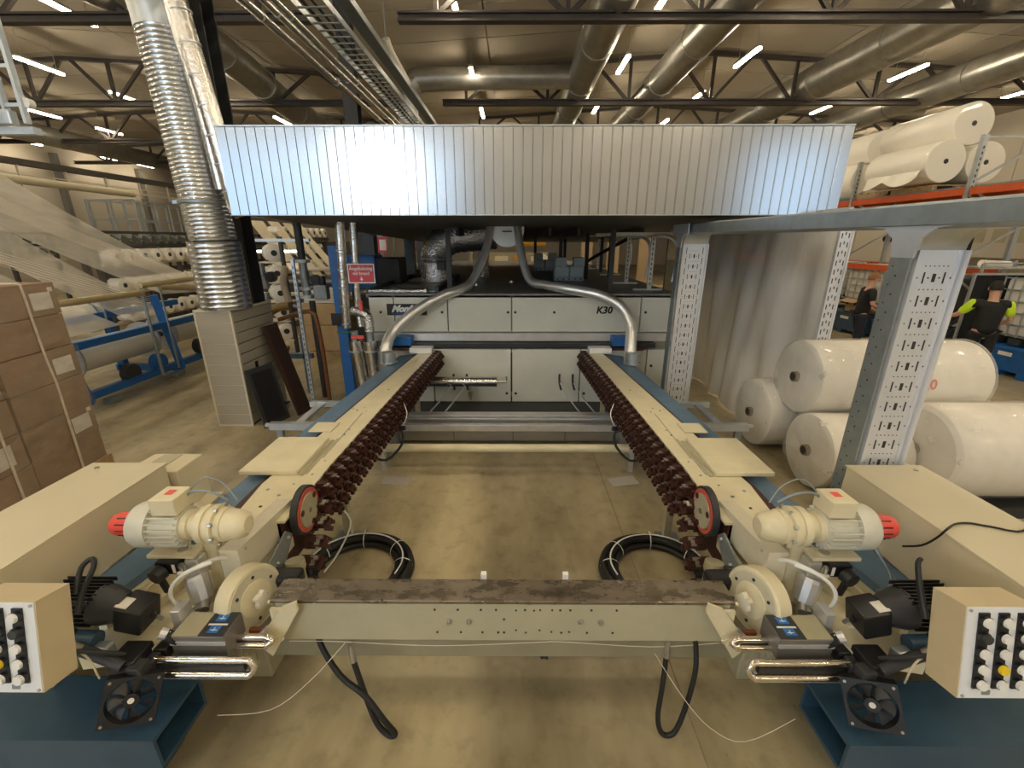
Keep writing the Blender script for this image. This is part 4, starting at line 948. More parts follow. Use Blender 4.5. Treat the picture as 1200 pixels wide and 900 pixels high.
# ------------------------------------------------------------------ clad column base, riser ducts
t = thing('clad_column_base', 'square column base clad in pale horizontal boards under the spiral duct', 'column base', (-3.8, 5.8, 0))
bx0, bx1, by0, by1, bz = -4.08, -3.60, 5.50, 6.45, 1.60
MB().box((bx0+.02, by0+.02, 0), (bx1-.02, by1-.02, bz-.02)).build('core', M_DARK, t)
nb = 11; hh = (bz-.06)/nb
for k in range(nb):
    z0 = .03 + k*hh
    MB().bbox((bx0+.02, by0, z0+.006), (bx1-.02, by0+.02, z0+hh-.006), .003).build('board', M_TILE, t)
    MB().bbox((bx1-.02, by0+.02, z0+.006), (bx1, by1, z0+hh-.006), .003).build('board', M_TILE, t)
for x in (bx0, bx1-.022): MB().box((x, by0-.005, 0), (x+.024, by0+.022, bz)).build('corner_trim', M_TRIM, t)
MB().box((bx0, by0-.004, 0), (bx1, by0+.02, .03)).box((bx0, by0-.004, bz-.03), (bx1, by0+.02, bz)).box((bx1-.02, by0, bz-.03), (bx1+.002, by1, bz)).build('edge_trim', M_TRIM, t)
MB().box((bx0+.02, by0+.01, .022), (bx1-.01, by0+.024, bz-.03)).build('joint_backing', M_TRIM, t)
MB().box((bx1+.001, by0+.30, .75), (bx1+.008, by0+.36, .84)).build('socket_hole', M_BLACK, t)
t = thing('spiral_duct', 'large shiny spiral-seamed duct rising from the clad column base to the roof', 'duct', (-3.75, 5.75, 1.6))
cx, cy = -3.77, 5.72
MB().lathe((cx, cy, 1.60), (cx, cy, 2.44), [((k//3)/14 + (0, .35, .65)[k % 3]/14, .292 + (0, 0, .007)[k % 3]) for k in range(42)], 40).build('lower_sleeve', M_SPIRAL, t, True)
nn = 46
MB().lathe((cx+.0, cy, 2.44), (cx-.08, cy, 4.62), [((k//3)/nn + (0, .4, .7)[k % 3]/nn, .258 + (0, 0, .006)[k % 3]) for k in range(3*nn)], 40).build('spiral_pipe', M_SPIRAL, t, True)
MB().tube([(cx-.08, cy, 4.60), (cx-.10, cy, 4.85), (cx-.22, cy, 5.3), (cx-.5, cy, 6.1), (cx-.6, cy, 7.4)], .266, 30, smooth=3).build('upper_bend', M_GALV, t, True)
MB().cyl((cx-.02, cy, 2.86), (cx-.02, cy, 2.885), .275, None, 36).build('collar', M_GALVG, t, True)
MB().box((cx-.38, cy-.05, 2.86), (cx-.24, cy+.05, 2.90)).build('collar_lug', M_GALV, t)
t = thing('wrapped_riser', 'tall foil-wrapped pipe with tape bands right of the spiral duct', 'pipe', (-3.25, 5.45, 2.7))
MB().tube([(-3.17, 5.35, 2.78), (-3.19, 5.35, 2.86), (-3.28, 5.35, 3.8), (-3.42, 5.35, 5.0), (-3.5, 5.35, 7.2)], .095, 20, smooth=4).build('foil_sleeve', M_FOILS, t, True)
MB().sphere((-3.17, 5.35, 2.78), .093, 16, 8).build('rounded_end', M_FOILS, t, True)
for k in range(9):
    z = 2.95+.28*k; x = -3.195-.105*(z-2.86)
    MB().cyl((x, 5.35, z), (x-.001, 5.35, z+.012), .100, None, 20).build('tape_band', M_GALV, t, True)
t = thing('wrapped_riser', 'second foil-wrapped pipe, tucked between the spiral duct and the taped one', 'pipe', (-3.45, 5.6, 3.5))
MB().tube([(-3.43, 5.55, 3.0), (-3.50, 5.55, 4.0), (-3.62, 5.55, 5.0), (-3.70, 5.55, 7.2)], .075, 18, smooth=3).build('foil_sleeve', M_FOILS, t, True)
# leaning panels
def leaning(name, label, base, w_, h, lean, ang, m, m2):
    t = thing(name, label, 'panel', base)
    R = rotm(0, 0, ang) @ rotm(-lean, 0, 0)
    b = Vector(base)
    MB().obox(b + R @ V(0, 0, h/2), (w_, .03, h), R).build('board', m, t)
    MB().obox(b + R @ V(0, -.018, h/2), (w_-.1, .006, h-.12), R).build('face', m2, t)
leaning('leaning_board', 'black board leaning against the clad column base, the shorter one', (-3.33, 5.62, 0), .42, .82, .20, 1.25, M_DARK, M_BLACK)
leaning('leaning_board', 'tall dark brown board leaning behind the shorter black one', (-3.12, 6.0, 0), .26, 1.35, .28, 1.30, mat('dark_brown_board', (.05,.025,.015), .3), mat('dark_brown_board2', (.035,.018,.012), .3))

# ------------------------------------------------------------------ carton stack at the left
ang = .13; Rb = rotm(0, 0, ang)
org = V(-4.62, 4.42, 0)        # far bottom corner of the face turned to the machine
def BQ(l, d, z): return org + Rb @ V(-d, -l, 0) + V(0, 0, z)       # l along the face towards the camera, d away from the machine
single(MB().hexa([BQ(2.5,1.3,0),BQ(2.5,-.02,0),BQ(-.02,-.02,0),BQ(-.02,1.3,0),BQ(2.5,1.3,.13),BQ(2.5,-.02,.13),BQ(-.02,-.02,.13),BQ(-.02,1.3,.13)]), 'pallet', M_WOOD, 'wooden pallet under the stack of brown cartons at the left', 'pallet')
rowsn = ['bottom', 'second', 'third', 'fourth', 'fifth', 'top']
H6 = [.13, .46, .78, 1.10, 1.42, 1.74, 2.05]
for k in range(6):
    z0, z1 = H6[k], H6[k+1]
    for c, (l0, l1) in enumerate(((0, .82), (.83, 1.65), (1.66, 2.45))):
        j = rnd.uniform(-.012, .012)
        t = thing('carton', 'brown cardboard carton in the shrink-wrapped stack, %s layer, %s' % (rowsn[k], ['far end', 'middle', 'near end'][c]), 'carton', tuple(BQ((l0+l1)/2, .3, z0)), 'cartons stacked on the left pallet')
        MB().hexa([BQ(l1-.006,.6,z0+.003),BQ(l1-.006,j,z0+.003),BQ(l0+.006,j,z0+.003),BQ(l0+.006,.6,z0+.003),BQ(l1-.006,.6,z1-.004),BQ(l1-.006,j,z1-.004),BQ(l0+.006,j,z1-.004),BQ(l0+.006,.6,z1-.004)]).build('carton_body', M_CARD, t)
        def lab(la, lb, za, zb, m=M_PAPER, j=j):
            o = MB().hexa([BQ(lb,j,za),BQ(lb,j-.004,za),BQ(la,j-.004,za),BQ(la,j,za),BQ(lb,j,zb),BQ(lb,j-.004,zb),BQ(la,j-.004,zb),BQ(la,j,zb)]).build('paper_label', m, t)
            return o
        if c == 0 and k in (5, 3, 1): lab(.08, .30, z0+.06, z0+.22)
        if c == 1 and k in (4, 1, 3): 
            o = lab(l0+.12-.25*(k==4), l0+.38-.25*(k==4), z0+.06, z0+.25)
            if k == 4:
                b = MB()
                for q in range(9): b.hexa([BQ(l0-.10+.026*q+.012,j-.006,z0+.09),BQ(l0-.10+.026*q,j-.006,z0+.09),BQ(l0-.10+.026*q,j-.004,z0+.09),BQ(l0-.10+.026*q+.012,j-.004,z0+.09)] + [BQ(l0-.10+.026*q+.012,j-.006,z0+.12+.02*(q%4)),BQ(l0-.10+.026*q,j-.006,z0+.12+.02*(q%4)),BQ(l0-.10+.026*q,j-.004,z0+.12+.02*(q%4)),BQ(l0-.10+.026*q+.012,j-.004,z0+.12+.02*(q%4))])
                b.build('print', M_PRINTK, o)
        if k in (5, 1) and c == 0: lab(.04, .09, z1-.09, z1-.05)
    t = thing('carton', 'brown cardboard carton at the rear side of the stack, %s layer' % rowsn[k], 'carton', tuple(BQ(1.2, .9, z0)), 'cartons stacked on the left pallet')
    MB().hexa([BQ(2.44,1.22,z0+.003),BQ(2.44,.61,z0+.003),BQ(.0,.61,z0+.003),BQ(.0,1.22,z0+.003),BQ(2.44,1.22,z1-.004),BQ(2.44,.61,z1-.004),BQ(.0,.61,z1-.004),BQ(.0,1.22,z1-.004)]).build('carton_body', M_CARD, t)
for l, w_ in ((.36, 'far'), (1.02, 'near')):
    single(MB().tube([BQ(l, .8, 2.062), BQ(l, .0, 2.062), BQ(l, -.016, 2.05), BQ(l+.0, -.018, 1.35), BQ(l-.02, -.018, 1.1), BQ(l, -.016, .13)], .011, 6, smooth=0), 'packing_strap', M_STRAP, 'cream strap round the carton stack, the %s one' % w_, 'strap')
def wrapf(u, v): 
    p = BQ(-.03 + 2.5*u, -.028 - .012*math.sin(17*u+9*v)*math.sin(11*v+4*u), .15 + 1.88*v); return p
single(MB().grid(wrapf, 30, 24), 'stretch_film', film_material('carton_film', (.75,.70,.62), .10, .1, 1.0, 5, (1,1,3), .10), 'clear stretch film wrapped round the carton stack', 'film', smooth=True)

# ------------------------------------------------------------------ blue warp-beam frame and the yarn sheets
t = thing('warp_frame', 'blue steel warp-beam frame with posts behind the carton stack', 'frame', (-6.5, 7, 0)); wf = t
def fb(name, a, b, s_=.10, m=M_BRBLUE):
    MB().obox(*beam(a, b, s_, s_)).build(name, m, t)
FX = -6.35
for y in (6.05, 7.95):
    fb('post', (FX, y, .12), (FX-.12, y-.1, 1.5 if y > 7 else 1.22), .13); fb('post', (FX-1.1, y, .12), (FX-1.2, y, 1.4), .12)
    fb('foot_bar', (FX, y, .14), (FX-1.2, y, .14), .12)
for z in (.22, .98): fb('long_bar', (FX, 5.2, z), (FX, 9.6, z), .11)
fb('long_bar', (FX-1.1, 5.2, 1.15), (FX-1.1, 9.6, 1.15), .11)
fb('brace', (FX, 5.3, .15), (FX, 6.0, .55), .12)
for y in (5.3, 6.3, 7.7, 9.0): MB().bbox((FX-.05, y, 0), (FX+.08, y+.22, .10), .01).build('foot', M_GALVG, t)
def beamroll(x, y0, y1, z, r, label):
    b = thing('warp_beam', label, 'yarn beam', (x, y0, z), 'cream warp beams in the blue frame')
    MB().cyl((x, y0+.05, z), (x, y1-.05, z), r, None, 28).build('yarn_winding', M_ROLL, b, True)
    for y in (y0, y1): MB().cyl((x, y-.015, z), (x, y+.015, z), r*1.35, None, 28).build('flange_disc', M_GALV, b)
    MB().cyl((x, y0-.12, z), (x, y1+.12, z), .05).build('shaft', M_DARK, b)
beamroll(-6.75, 6.25, 7.72, .72, .24, 'cream wound yarn beam in the blue frame, between the two front posts')
beamroll(-6.75, 8.15, 9.5, .74, .24, 'cream wound yarn beam in the blue frame, beside the clad column')
beamroll(-7.7, 6.25, 7.8, 1.15, .24, 'cream wound yarn beam farther back and higher in the blue frame')
beamroll(-7.1, 4.9, 5.95, .66, .25, 'cream wound yarn beam nearest the carton stack')
for k, (y, z) in enumerate(((6.9, .34), (7.5, .36), (8.6, .4), (5.9, .45))):
    MB().cyl((-6.45, y, z), (-6.33, y, z), .15, None, 20).build('drive_disc', M_BRBLUE if k == 1 else M_DARK, wf)
for k, (a, b, r) in enumerate((((-6.2, 5.2, 1.62), (-6.1, 7.2, 1.62), .05), ((-6.2, 7.7, 1.66), (-5.9, 9.6, 1.42), .05), ((-6.2, 7.3, 1.72), (-6.2, 9.2, 1.74), .05))):
    MB().cyl(a, b, r, None, 14).build('guide_roller', mat('tan_roller', (.50,.40,.22), .4), wf, True)
    for e in (a, b)[:1 if k else 2]: MB().box((e[0]-.012, e[1]-.012, .2), (e[0]+.012, e[1]+.012, e[2])).build('roller_arm', M_GALVG, wf)
def sheet(a, b, c, d, m, label, sag=.25, nm='yarn_sheet'):
    a, b, c, d = map(Vector, (a, b, c, d))
    def fn(u, v):
        p = (a*(1-u)+b*u)*(1-v) + (d*(1-u)+c*u)*v; return p - V(0, 0, sag*4*v*(1-v)*.5)
    o = single(MB().grid(fn, 8, 14), nm, m, label, 'yarn sheet', 'yarn sheets running to the warp frame', True)
    return o
def threads(a, b, n, spread, label):
    m = MB(); a, b = Vector(a), Vector(b); s_ = Vector(spread)
    for k in range(n):
        q = s_*(k/(n-1)); m.tube([a+q, (a+b)/2+q*1.0-V(0,0,.12), b+q*.9], .004, 3, smooth=3, cap=False)
    o = single(m, 'yarn_threads', M_STRAP, label, 'yarns', 'yarn sheets running to the warp frame'); o['kind'] = 'stuff'
sheet((-10.2, 5.6, 3.5), (-10.2, 6.5, 3.55), (-6.8, 7.4, 1.05), (-6.9, 6.6, 1.0), M_YARN, 'pale yarn sheet sloping from the upper left to the middle of the blue frame')
sheet((-10.2, 6.9, 3.55), (-10.2, 7.9, 3.6), (-6.7, 8.4, 1.1), (-6.8, 7.7, 1.05), M_YARN, 'pale yarn sheet beside the middle one, ending nearer the clad column')
sheet((-11.5, 8.2, 3.9), (-11.5, 10.4, 4.0), (-6.4, 9.6, 1.4), (-6.4, 8.0, 1.5), M_YARN, 'second yarn sheet sloping behind the first towards the clad column')
sheet((-8.6, 3.9, 3.3), (-8.6, 4.9, 3.4), (-7.0, 6.0, 1.0), (-7.2, 5.0, 1.0), M_YARN, 'nearest yarn sheet above the carton stack')
threads((-11, 8.2, 3.85), (-6.3, 8.9, 1.5), 10, (.0, .5, .04), 'fine bundle of yarns beside the second yarn sheet')
threads((-9.8, 5.6, 3.4), (-6.7, 7.9, 1.3), 6, (.0, .3, .1), 'fine bundle of yarns crossing in front of the blue frame')
t = thing('support_pole', 'white support pole standing among the yarn sheets', 'pole', (-9.5, 8.1, 0))
MB().cyl((-9.5, 8.1, 0), (-9.5, 8.1, 3.6), .035).build('pole', M_STRAP, t)
MB().box((-10.2, 7.9, 3.55), (-8.9, 8.0, 3.62)).build('cross_arm', M_STRAP, t)
single(MB().cyl((-9.0, 4.6, 2.42), (-7.4, 5.6, 2.42), .03), 'tube_lamp', mat('lamp_tube_small', (1,.95,.85), .4, emit=18, ecol=LAMP_COL), 'single lit tube lamp hanging low above the carton stack', 'lamp')

# ------------------------------------------------------------------ weaving hall in the left background
def creel(x, y, L, label, seed):
    rr = random.Random(seed)
    t = thing('yarn_creel', label, 'creel', (x, y, 0), 'dark yarn creels in the left background')
    for k in range(int(L/1.2)+1):
        MB().box((x-.04, y+1.2*k-.04, 0), (x+.04, y+1.2*k+.04, 2.62)).build('upright', M_TRUSS, t)
    for z in (.6, 1.25, 1.9, 2.3, 2.6): MB().box((x-.05, y, z-.03), (x+.05, y+L, z+.03)).build('shelf_bar', M_DARK if z > 2 else M_STRAP, t)
    for z in (2.12, 2.45):
        k = .15
        while k < L: MB().obox((x+.12, y+k, z), (.16, .07, .14), rotm(0, .6, 0)).build('clip_arm', mat('creel_arm', (.12,.13,.10), .5), t); k += .3
    return t
for k, (x, y, L) in enumerate(((-9.2, 9.9, 4.8), (-10.6, 14.2, 4.8), (-8.6, 16.0, 4.8), (-13.0, 9.2, 4.8))):
    creel(x, y, L, 'dark yarn creel with shelves of bobbins in the left background, %s' % rowname(k), k)
bob = None
def bobbin(x, y, z, s_, label, grp):
    global bob
    if bob is None:
        b = thing('yarn_bobbin', label, 'bobbin', (0, 0, 0), grp)
        MB().lathe((-.16, 0, 0), (.16, 0, 0), [(0, .13), (.06, .165), (.94, .165), (1, .13)], 20).build('winding', M_ROLL, b, True)
        MB().cyl((.15, 0, 0), (.167, 0, 0), .055, None, 14).build('core', M_DARK, b)
        reg(b); bob = b; o = b
    else: o = copy_tree(bob); o['label'] = label; o['group'] = grp
    o.location = (x, y, z); o.scale = (s_,)*3; return o
ORD = 'first second third fourth fifth sixth seventh eighth ninth tenth eleventh twelfth'.split()
lv = ['lowest', 'second', 'third', 'top']
for r_, z in enumerate((.80, 1.45, 2.08)):
    for k in range(12):
        bobbin(-9.05, 10.1+.39*k, z, .95, 'cream yarn bobbin, %s from the front on the nearest creel%ss %s shelf' % (ORD[k], chr(39), lv[r_]), 'bobbins on the nearest creel')
for r_, z in enumerate((.8, 1.45, 2.08, 2.7)):
    for k in range(8):
        bobbin(-8.45, 16.2+.55*k, z, 1.15, 'cream yarn bobbin, %s from the front on the third creel%ss %s shelf' % (ORD[k], chr(39), lv[r_]), 'bobbins on the third creel')
# bobbins seen right of the spiral duct, in a narrow tall rack
t = thing('bobbin_rack', 'narrow dark rack with big bobbins, just right of the spiral duct', 'rack', (-5.4, 9.6, 0))
for x in (-5.55, -4.95): MB().box((x-.03, 9.6, 0), (x+.03, 9.68, 2.5)).build('upright', M_DARK, t)
for z in (.28, .70, 1.12, 1.54, 1.96): MB().box((-5.55, 9.6, z), (-4.95, 9.95, z+.03)).build('shelf', M_STRAP, t)
MB().box((-5.6, 9.55, 2.4), (-4.3, 9.62, 2.46)).build('top_bar', M_GALV, t)
for k, z in enumerate((.49, .91, 1.33, 1.75, 2.17)):
    bobbin(-5.22, 9.75, z, 1.1, 'big cream bobbin in the narrow rack right of the spiral duct, %s' % ['lowest', 'second from below', 'third from below', 'fourth from below', 'topmost'][k], 'big bobbins in the narrow rack').rotation_euler = (0, 0, -.9)
# mezzanine rail, guard rails, crane beam
t = thing('crane_beam', 'long dark overhead beam with pale pipes running along the left wall', 'beam', (-15, 14, 4.4))
MB().box((-14.2, 6, 4.45), (-14.0, 26, 4.62)).build('beam', M_TRUSS, t)
MB().box((-14.1, 6, 4.02), (-14.02, 26, 4.08)).box((-14.1, 6, 4.20), (-14.06, 26, 4.23)).build('lower_pipes', M_STRAP, t)
for k in range(12): MB().box((-14.1, 6.5+1.4*k, 3.9), (-14.05, 6.56+1.4*k, 4.45)).build('drop_bar', M_STRAP, t)
single(MB().cyl((-13.2, 6.5, 4.0), (-13.4, 16.5, 3.95), .11, None, 16), 'cream_duct', mat('cream_duct', (.62,.55,.38), .45), 'pale cream round duct under the long dark beam at the left', 'duct', smooth=True)
def guardrail(x, y, L, z, label, along='y'):
    t = thing('guard_rail', label, 'railing', (x, y, z), 'galvanised railings on the weaving machines')
    n = max(2, int(L/.55))
    for k in range(n+1):
        p = (x, y+L*k/n) if along == 'y' else (x+L*k/n, y); MB().box((p[0]-.02, p[1]-.02, z), (p[0]+.02, p[1]+.02, z+1.1)).build('rail_post', M_GALV, t)
    for h in (.08, .55, 1.08):
        (MB().box((x-.02, y, z+h), (x+.02, y+L, z+h+.035)) if along == 'y' else MB().box((x, y-.02, z+h), (x+L, y+.02, z+h+.035))).build('rail_bar', M_GALV, t)
guardrail(-12.2, 13.4, 5.2, 2.42, 'galvanised railing on the weaving machine left of the spiral duct')
guardrail(-11.2, 13.4, 4.0, 2.42, 'second galvanised railing behind the first, left of the spiral duct')
guardrail(-12.6, 9.0, 3.0, 2.62, 'galvanised railing at the far left over the yarn sheets')
guardrail(-12.2, 13.3, 1.4, 2.42, 'short cross railing closing the weaving machine platform', 'x')
t = thing('weaving_machine', 'long dark weaving machine body beyond the creels', 'machine', (-11.5, 13.4, 0))
MB().bbox((-12.4, 13.3, .0), (-10.9, 19.5, 2.4), .03).build('body', M_TRUSS, t)
for k in range(9):
    MB().bbox((-10.9, 13.6+.65*k, 1.0), (-10.82, 14.1+.65*k, 1.5), .01).bbox((-10.9, 13.6+.65*k, 1.65), (-10.82, 14.05+.65*k, 1.95), .01).build('hatch', M_CREAMD, t)
for k in range(20): MB().obox((-10.84, 13.5+.3*k, 2.2), (.1, .08, .16), rotm(.4)).build('clip_arm', mats['creel_arm'], t)
MB().box((-10.82, 14.9, 1.98), (-10.78, 15.5, 2.08)).build('red_display', mat('red_display', (.9,.05,.03), .4, emit=1.5, ecol=(1,.05,.03)), t)
# far-left ladder frame close to the camera side
t = thing('lift_mast', 'tall galvanised mast with arm at the far upper left edge', 'mast', (-5.6, 4.6, 3.0))
for dx in (0, -.16): MB().obox(*beam((-4.45+dx, 4.5, 3.45), (-4.45+dx, 4.5, 6.0), .03, .05)).build('mast_rail', M_GALV, t)
for k in range(7): MB().obox(*beam((-4.60, 4.5, 3.60+.3*k), (-4.46, 4.5, 3.60+.3*k), .03, .03)).build('rung', M_GALV, t)
MB().box((-6.4, 4.46, 3.36), (-4.38, 4.54, 3.42)).bbox((-4.9, 4.42, 3.43), (-4.52, 4.5, 3.55), .01).build('arm', M_GALV, t)
MB().cyl((-4.42, 4.5, 3.62), (-4.42, 4.56, 3.62), .04, None, 14).build('pulley', M_WHITE, t)
MB().box((-6.4, 4.4, 0), (-6.2, 4.6, 3.4)).build('mast_foot', M_GALV, t)

# ------------------------------------------------------------------ valves, posts and pipes left of the dryer
PY = 6.25
def px(a, b, Y=PY): return at(a, b, Y=Y)
t = thing('blue_post', 'blue square steel post left of the dryer carrying the red sign', 'post', (-2.75, 6.5, 0))
p0, p1 = at(408, 462, Y=6.6), at(392, 292, Y=6.6)
MB().box((-2.68, 6.5, 0), (-2.53, 6.66, 2.36)).build('post', M_BRBLUE, t)
MB().bbox((-2.74, 6.46, 1.22), (-2.50, 6.50, 1.40), .005).build('black_clamp', M_BLACK, t)
MB().cyl((-2.68, 6.47, 1.12), (-2.45, 6.47, 1.12), .012).build('green_lever', mat('green', (.02,.25,.10), .5), t)
t = thing('perforated_strut', 'thin perforated galvanised strut standing left of the blue post', 'strut', (-2.95, 6.0, 0))
MB().box((-2.98, 5.98, 0), (-2.94, 6.02, 2.2)).build('strut_bar', M_GALV, t)
m = MB()
for k in range(26): m.box((-2.966, 5.978, .2+.075*k), (-2.954, 5.98, .235+.075*k))
m.build('slots', M_DARK, t, kind='stuff')
t = thing('dark_pipe', 'dark standing pipe with flanges between hood and floor, left of the dryer', 'pipe', (-3.0, 6.6, 0))
MB().cyl((-3.10, 6.7, 0), (-3.10, 6.7, 1.55), .045, None, 14).cyl((-3.16, 6.7, 1.78), (-3.16, 6.7, 2.72), .055, None, 14).build('pipe', M_DARK, t, True)
for z in (2.12, 1.72, 1.60): MB().cyl((-3.16, 6.7, z), (-3.16, 6.7, z+.045), .11, None, 18).build('flange', M_GALV, t)
MB().cyl((-3.16, 6.7, 1.64), (-3.16, 6.7, 2.12), .06, None, 14).build('valve_body', M_GALVG, t, True)
MB().cyl((-2.98, 6.7, 1.88), (-2.98, 6.62, 1.88), .07, None, 14).build('hand_wheel', M_BLACK, t)
MB().bbox((-3.02, 6.6, 1.58), (-2.82, 6.75, 1.80), .02).build('grey_actuator', M_GALVG, t)
MB().cyl((-2.88, 6.65, 1.80), (-2.88, 6.65, 1.93), .05).build('black_cap', M_BLACK, t)
t = thing('brown_pipe', 'rust brown pipe bent at the top beside the dark standing pipe', 'pipe', (-2.9, 6.4, 0))
MB().tube([(-3.55, 6.5, 1.30), (-3.15, 6.5, 1.42), (-3.02, 6.5, 1.40), (-2.98, 6.5, 1.30), (-2.95, 6.5, .8), (-2.95, 6.5, 0)], .032, 12, smooth=3).build('pipe', M_COPPER, t, True)
t = thing('valve_group', 'small silver cylinders and yellow-brown bend by the blue frame left of the dark pipe', 'valve', (-3.9, 6.9, 1.3))
MB().cyl((-3.92, 6.9, 1.92), (-3.92, 6.9, 2.10), .07, None, 16).cyl((-3.90, 6.9, 1.72), (-3.90, 6.9, 1.90), .07, None, 16).cyl((-3.93, 6.9, 1.50), (-3.93, 6.9, 1.66), .075, None, 16).build('silver_cylinder', M_GALV, t, True)
MB().cyl((-3.75, 6.9, 1.90), (-3.75, 6.82, 1.90), .08).build('black_gauge', M_BLACK, t)
MB().tube([(-3.55, 6.9, 1.45), (-3.75, 6.9, 1.42), (-3.92, 6.9, 1.30), (-3.98, 6.9, 1.0), (-3.85, 6.9, .80), (-3.7, 6.9, .74)], .065, 14, smooth=4).build('brown_bend', mat('lagging_brown', (.30,.20,.08), .6, var=.2), t, True)
MB().tube([(-3.55, 6.95, 2.05), (-3.62, 6.95, 1.8), (-3.58, 6.95, 1.5)], .05, 12).build('cream_pipe', M_STRAP, t, True)
MB().box((-4.0, 6.85, 0), (-3.94, 6.93, 1.5)).box((-4.0, 6.85, .60), (-3.3, 6.93, .68)).box((-3.45, 6.85, 0), (-3.39, 6.93, 1.0)).build('stand', M_BLUE, t)
# foil pipes
t = thing('foil_riser', 'tall foil-wrapped pipe from the hood down past the red sign', 'pipe', (-2.62, 6.4, 1.2))
MB().cyl((-2.50, 6.4, 1.20), (-2.42, 6.4, 2.75), .066, None, 18).build('foil_sleeve', M_FOILS, t, True)
for k in range(5): MB().cyl((-2.50+.0134*k, 6.4, 1.25+.26*k), (-2.499+.0134*k, 6.4, 1.27+.26*k), .071, None, 18).build('tape_band', M_GALV, t, True)
t = thing('foil_riser', 'thinner foil-wrapped pipe just behind the red sign with an elbow', 'pipe', (-2.36, 6.5, 1.3))
MB().tube([(-2.27, 6.5, 2.75), (-2.30, 6.5, 2.1), (-2.33, 6.5, 1.62), (-2.33, 6.5, 1.48), (-2.31, 6.48, 1.20)], .052, 16, smooth=4).build('foil_sleeve', M_FOILS, t, True)
for i, (x0, x1) in enumerate(((-2.30, -2.24), (-2.08, -2.06))):
    t = thing('foil_cylinder', ['thick standing foil-wrapped cylinder beside the blue post', 'thick standing foil-wrapped cylinder with red valve lever, nearest the dryer'][i], 'pipe', (x0, 6.2, .3))
    MB().lathe((x1, 6.15, .35), (x0, 6.15, 1.06), [(0, .098), (.8, .098), (.82, .103), (1, .103)], 20).build('foil_sleeve', M_FOILS, t, True)
    MB().cyl((x0, 6.15, 1.06), (x0, 6.15, 1.20), .05, None, 14).build('neck', M_GALVG, t, True)
    MB().cyl((x0, 6.15, .90), (x0, 6.15, .92), .106, None, 20).build('tape_band', M_GALV, t, True)
    MB().box((x0-.02, 6.1, 0), (x0+.02, 6.2, .35)).build('stand', M_DARK, t)
    if i == 0: MB().box((x0-.02, 6.05, 1.11), (x0+.16, 6.09, 1.15)).build('red_lever', M_RED, t)
    else:
        MB().tube([(-2.08, 6.15, 1.20), (-2.08, 6.15, 1.38), (-2.14, 6.15, 1.46), (-2.30, 6.2, 1.48)], .070, 16, smooth=4).build('foil_elbow', M_FOIL, t, True)
        MB().box((-2.16, 6.06, 1.50), (-2.12, 6.10, 1.64)).build('red_lever', M_RED, t)
t = thing('warning_sign', 'red sign with white Swedish text and down arrow on the foil pipes', 'sign', (-2.3, 6.2, 1.8))
c_ = [at(404.5, 309, Y=6.2), at(437, 309, Y=6.2), at(439.5, 332, Y=6.2), at(408, 332, Y=6.2)]
x0, x1, z0, z1 = c_[0].x+.02, c_[1].x+.01, c_[2].z, c_[0].z
MB().box((x0, 6.2, z0), (x1, 6.206, z1)).build('white_border', M_PRINTW, t)
MB().box((x0+.02, 6.206, z0+.05), (x0+.05, 6.345, z0+.09)).build('standoff', M_STEEL, t)
MB().box((x0+.014, 6.196, z0+.014), (x1-.014, 6.2, z1-.014)).build('red_face', M_SIGN, t)
xc = (x0+x1)/2; zh = z1-z0
text('Ångsläckning', .062, (xc, 6.194, z1-.085), (1,0,0), (0,0,1), M_PRINTW, t, center=True, bold=.0012)
text('vid brand', .062, (xc, 6.194, z1-.150), (1,0,0), (0,0,1), M_PRINTW, t, center=True, bold=.0012)
MB().prism([(xc-.008,6.194,z0+.09),(xc+.008,6.194,z0+.09),(xc+.008,6.194,z0+.062),(xc+.028,6.194,z0+.062),(xc,6.194,z0+.03),(xc-.028,6.194,z0+.062),(xc-.008,6.194,z0+.062)], (0,-.002,0)).build('arrow', M_PRINTW, t)
t = thing('switch_cabinet', 'bright blue and black electrical cabinet behind the red sign', 'cabinet', (-2.6, 7.8, 0))
MB().bbox((-2.95, 7.9, 1.55), (-2.45, 8.4, 2.18), .02).build('blue_body', M_BRBLUE, t)
MB().box((-2.93, 7.93, .0), (-2.47, 8.38, 1.55)).build('lower_body', M_DARK, t)
MB().bbox((-2.44, 7.88, .0), (-2.02, 8.4, 2.14), .02).build('black_body', M_DARK, t)
t = thing('carton_pallet', 'pallet with two brown cartons and white sheets behind the thin strut', 'cartons', (-4.6, 9.5, 0))
MB().bbox((-4.62, 9.3, .12), (-3.7, 10.4, .68), .01).build('lower_carton', M_CARD2, t)
MB().bbox((-4.60, 9.32, .69), (-3.72, 10.4, 1.15), .01).build('upper_carton', M_CARD2, t)
for k in range(5): MB().box((-4.5+.01*k, 9.34, 1.16+.05*k), (-3.8, 10.2, 1.20+.05*k)).build('white_sheet', M_PAPER, t)
MB().box((-4.62, 9.3, .0), (-3.7, 9.42, .11)).box((-4.62, 10.28, 0), (-3.7, 10.4, .11)).build('pallet', M_WOOD, t)

for k, (a_, b_, y_) in enumerate(((435, 300, 10.2), (481, 300, 12.3))):
    q = at(a_, b_, Y=y_)
    single(MB().box((q.x-.12, y_-.12, 0), (q.x+.12, y_+.12, 2.52)), 'blue_grey_post', M_COL, 'blue-grey post under the hood seen behind the red sign, %s' % ['nearer one', 'farther one beside the foil duct'][k], 'post')

t = thing('machine_backdrop', 'long dark machine body added as a backdrop behind the tan woven bands', 'machine', (-8, 20, 0))  # dark body added as a backdrop so the woven bands show
MB().bbox((-12.5, 19.8, 0), (-6.0, 20.5, 2.35), .03).build('body', M_TRUSS, t)
for k in range(8): MB().bbox((-12.2+.78*k, 19.74, .9), (-11.7+.78*k, 19.8, 1.6), .01).build('hatch', M_CREAMD, t)

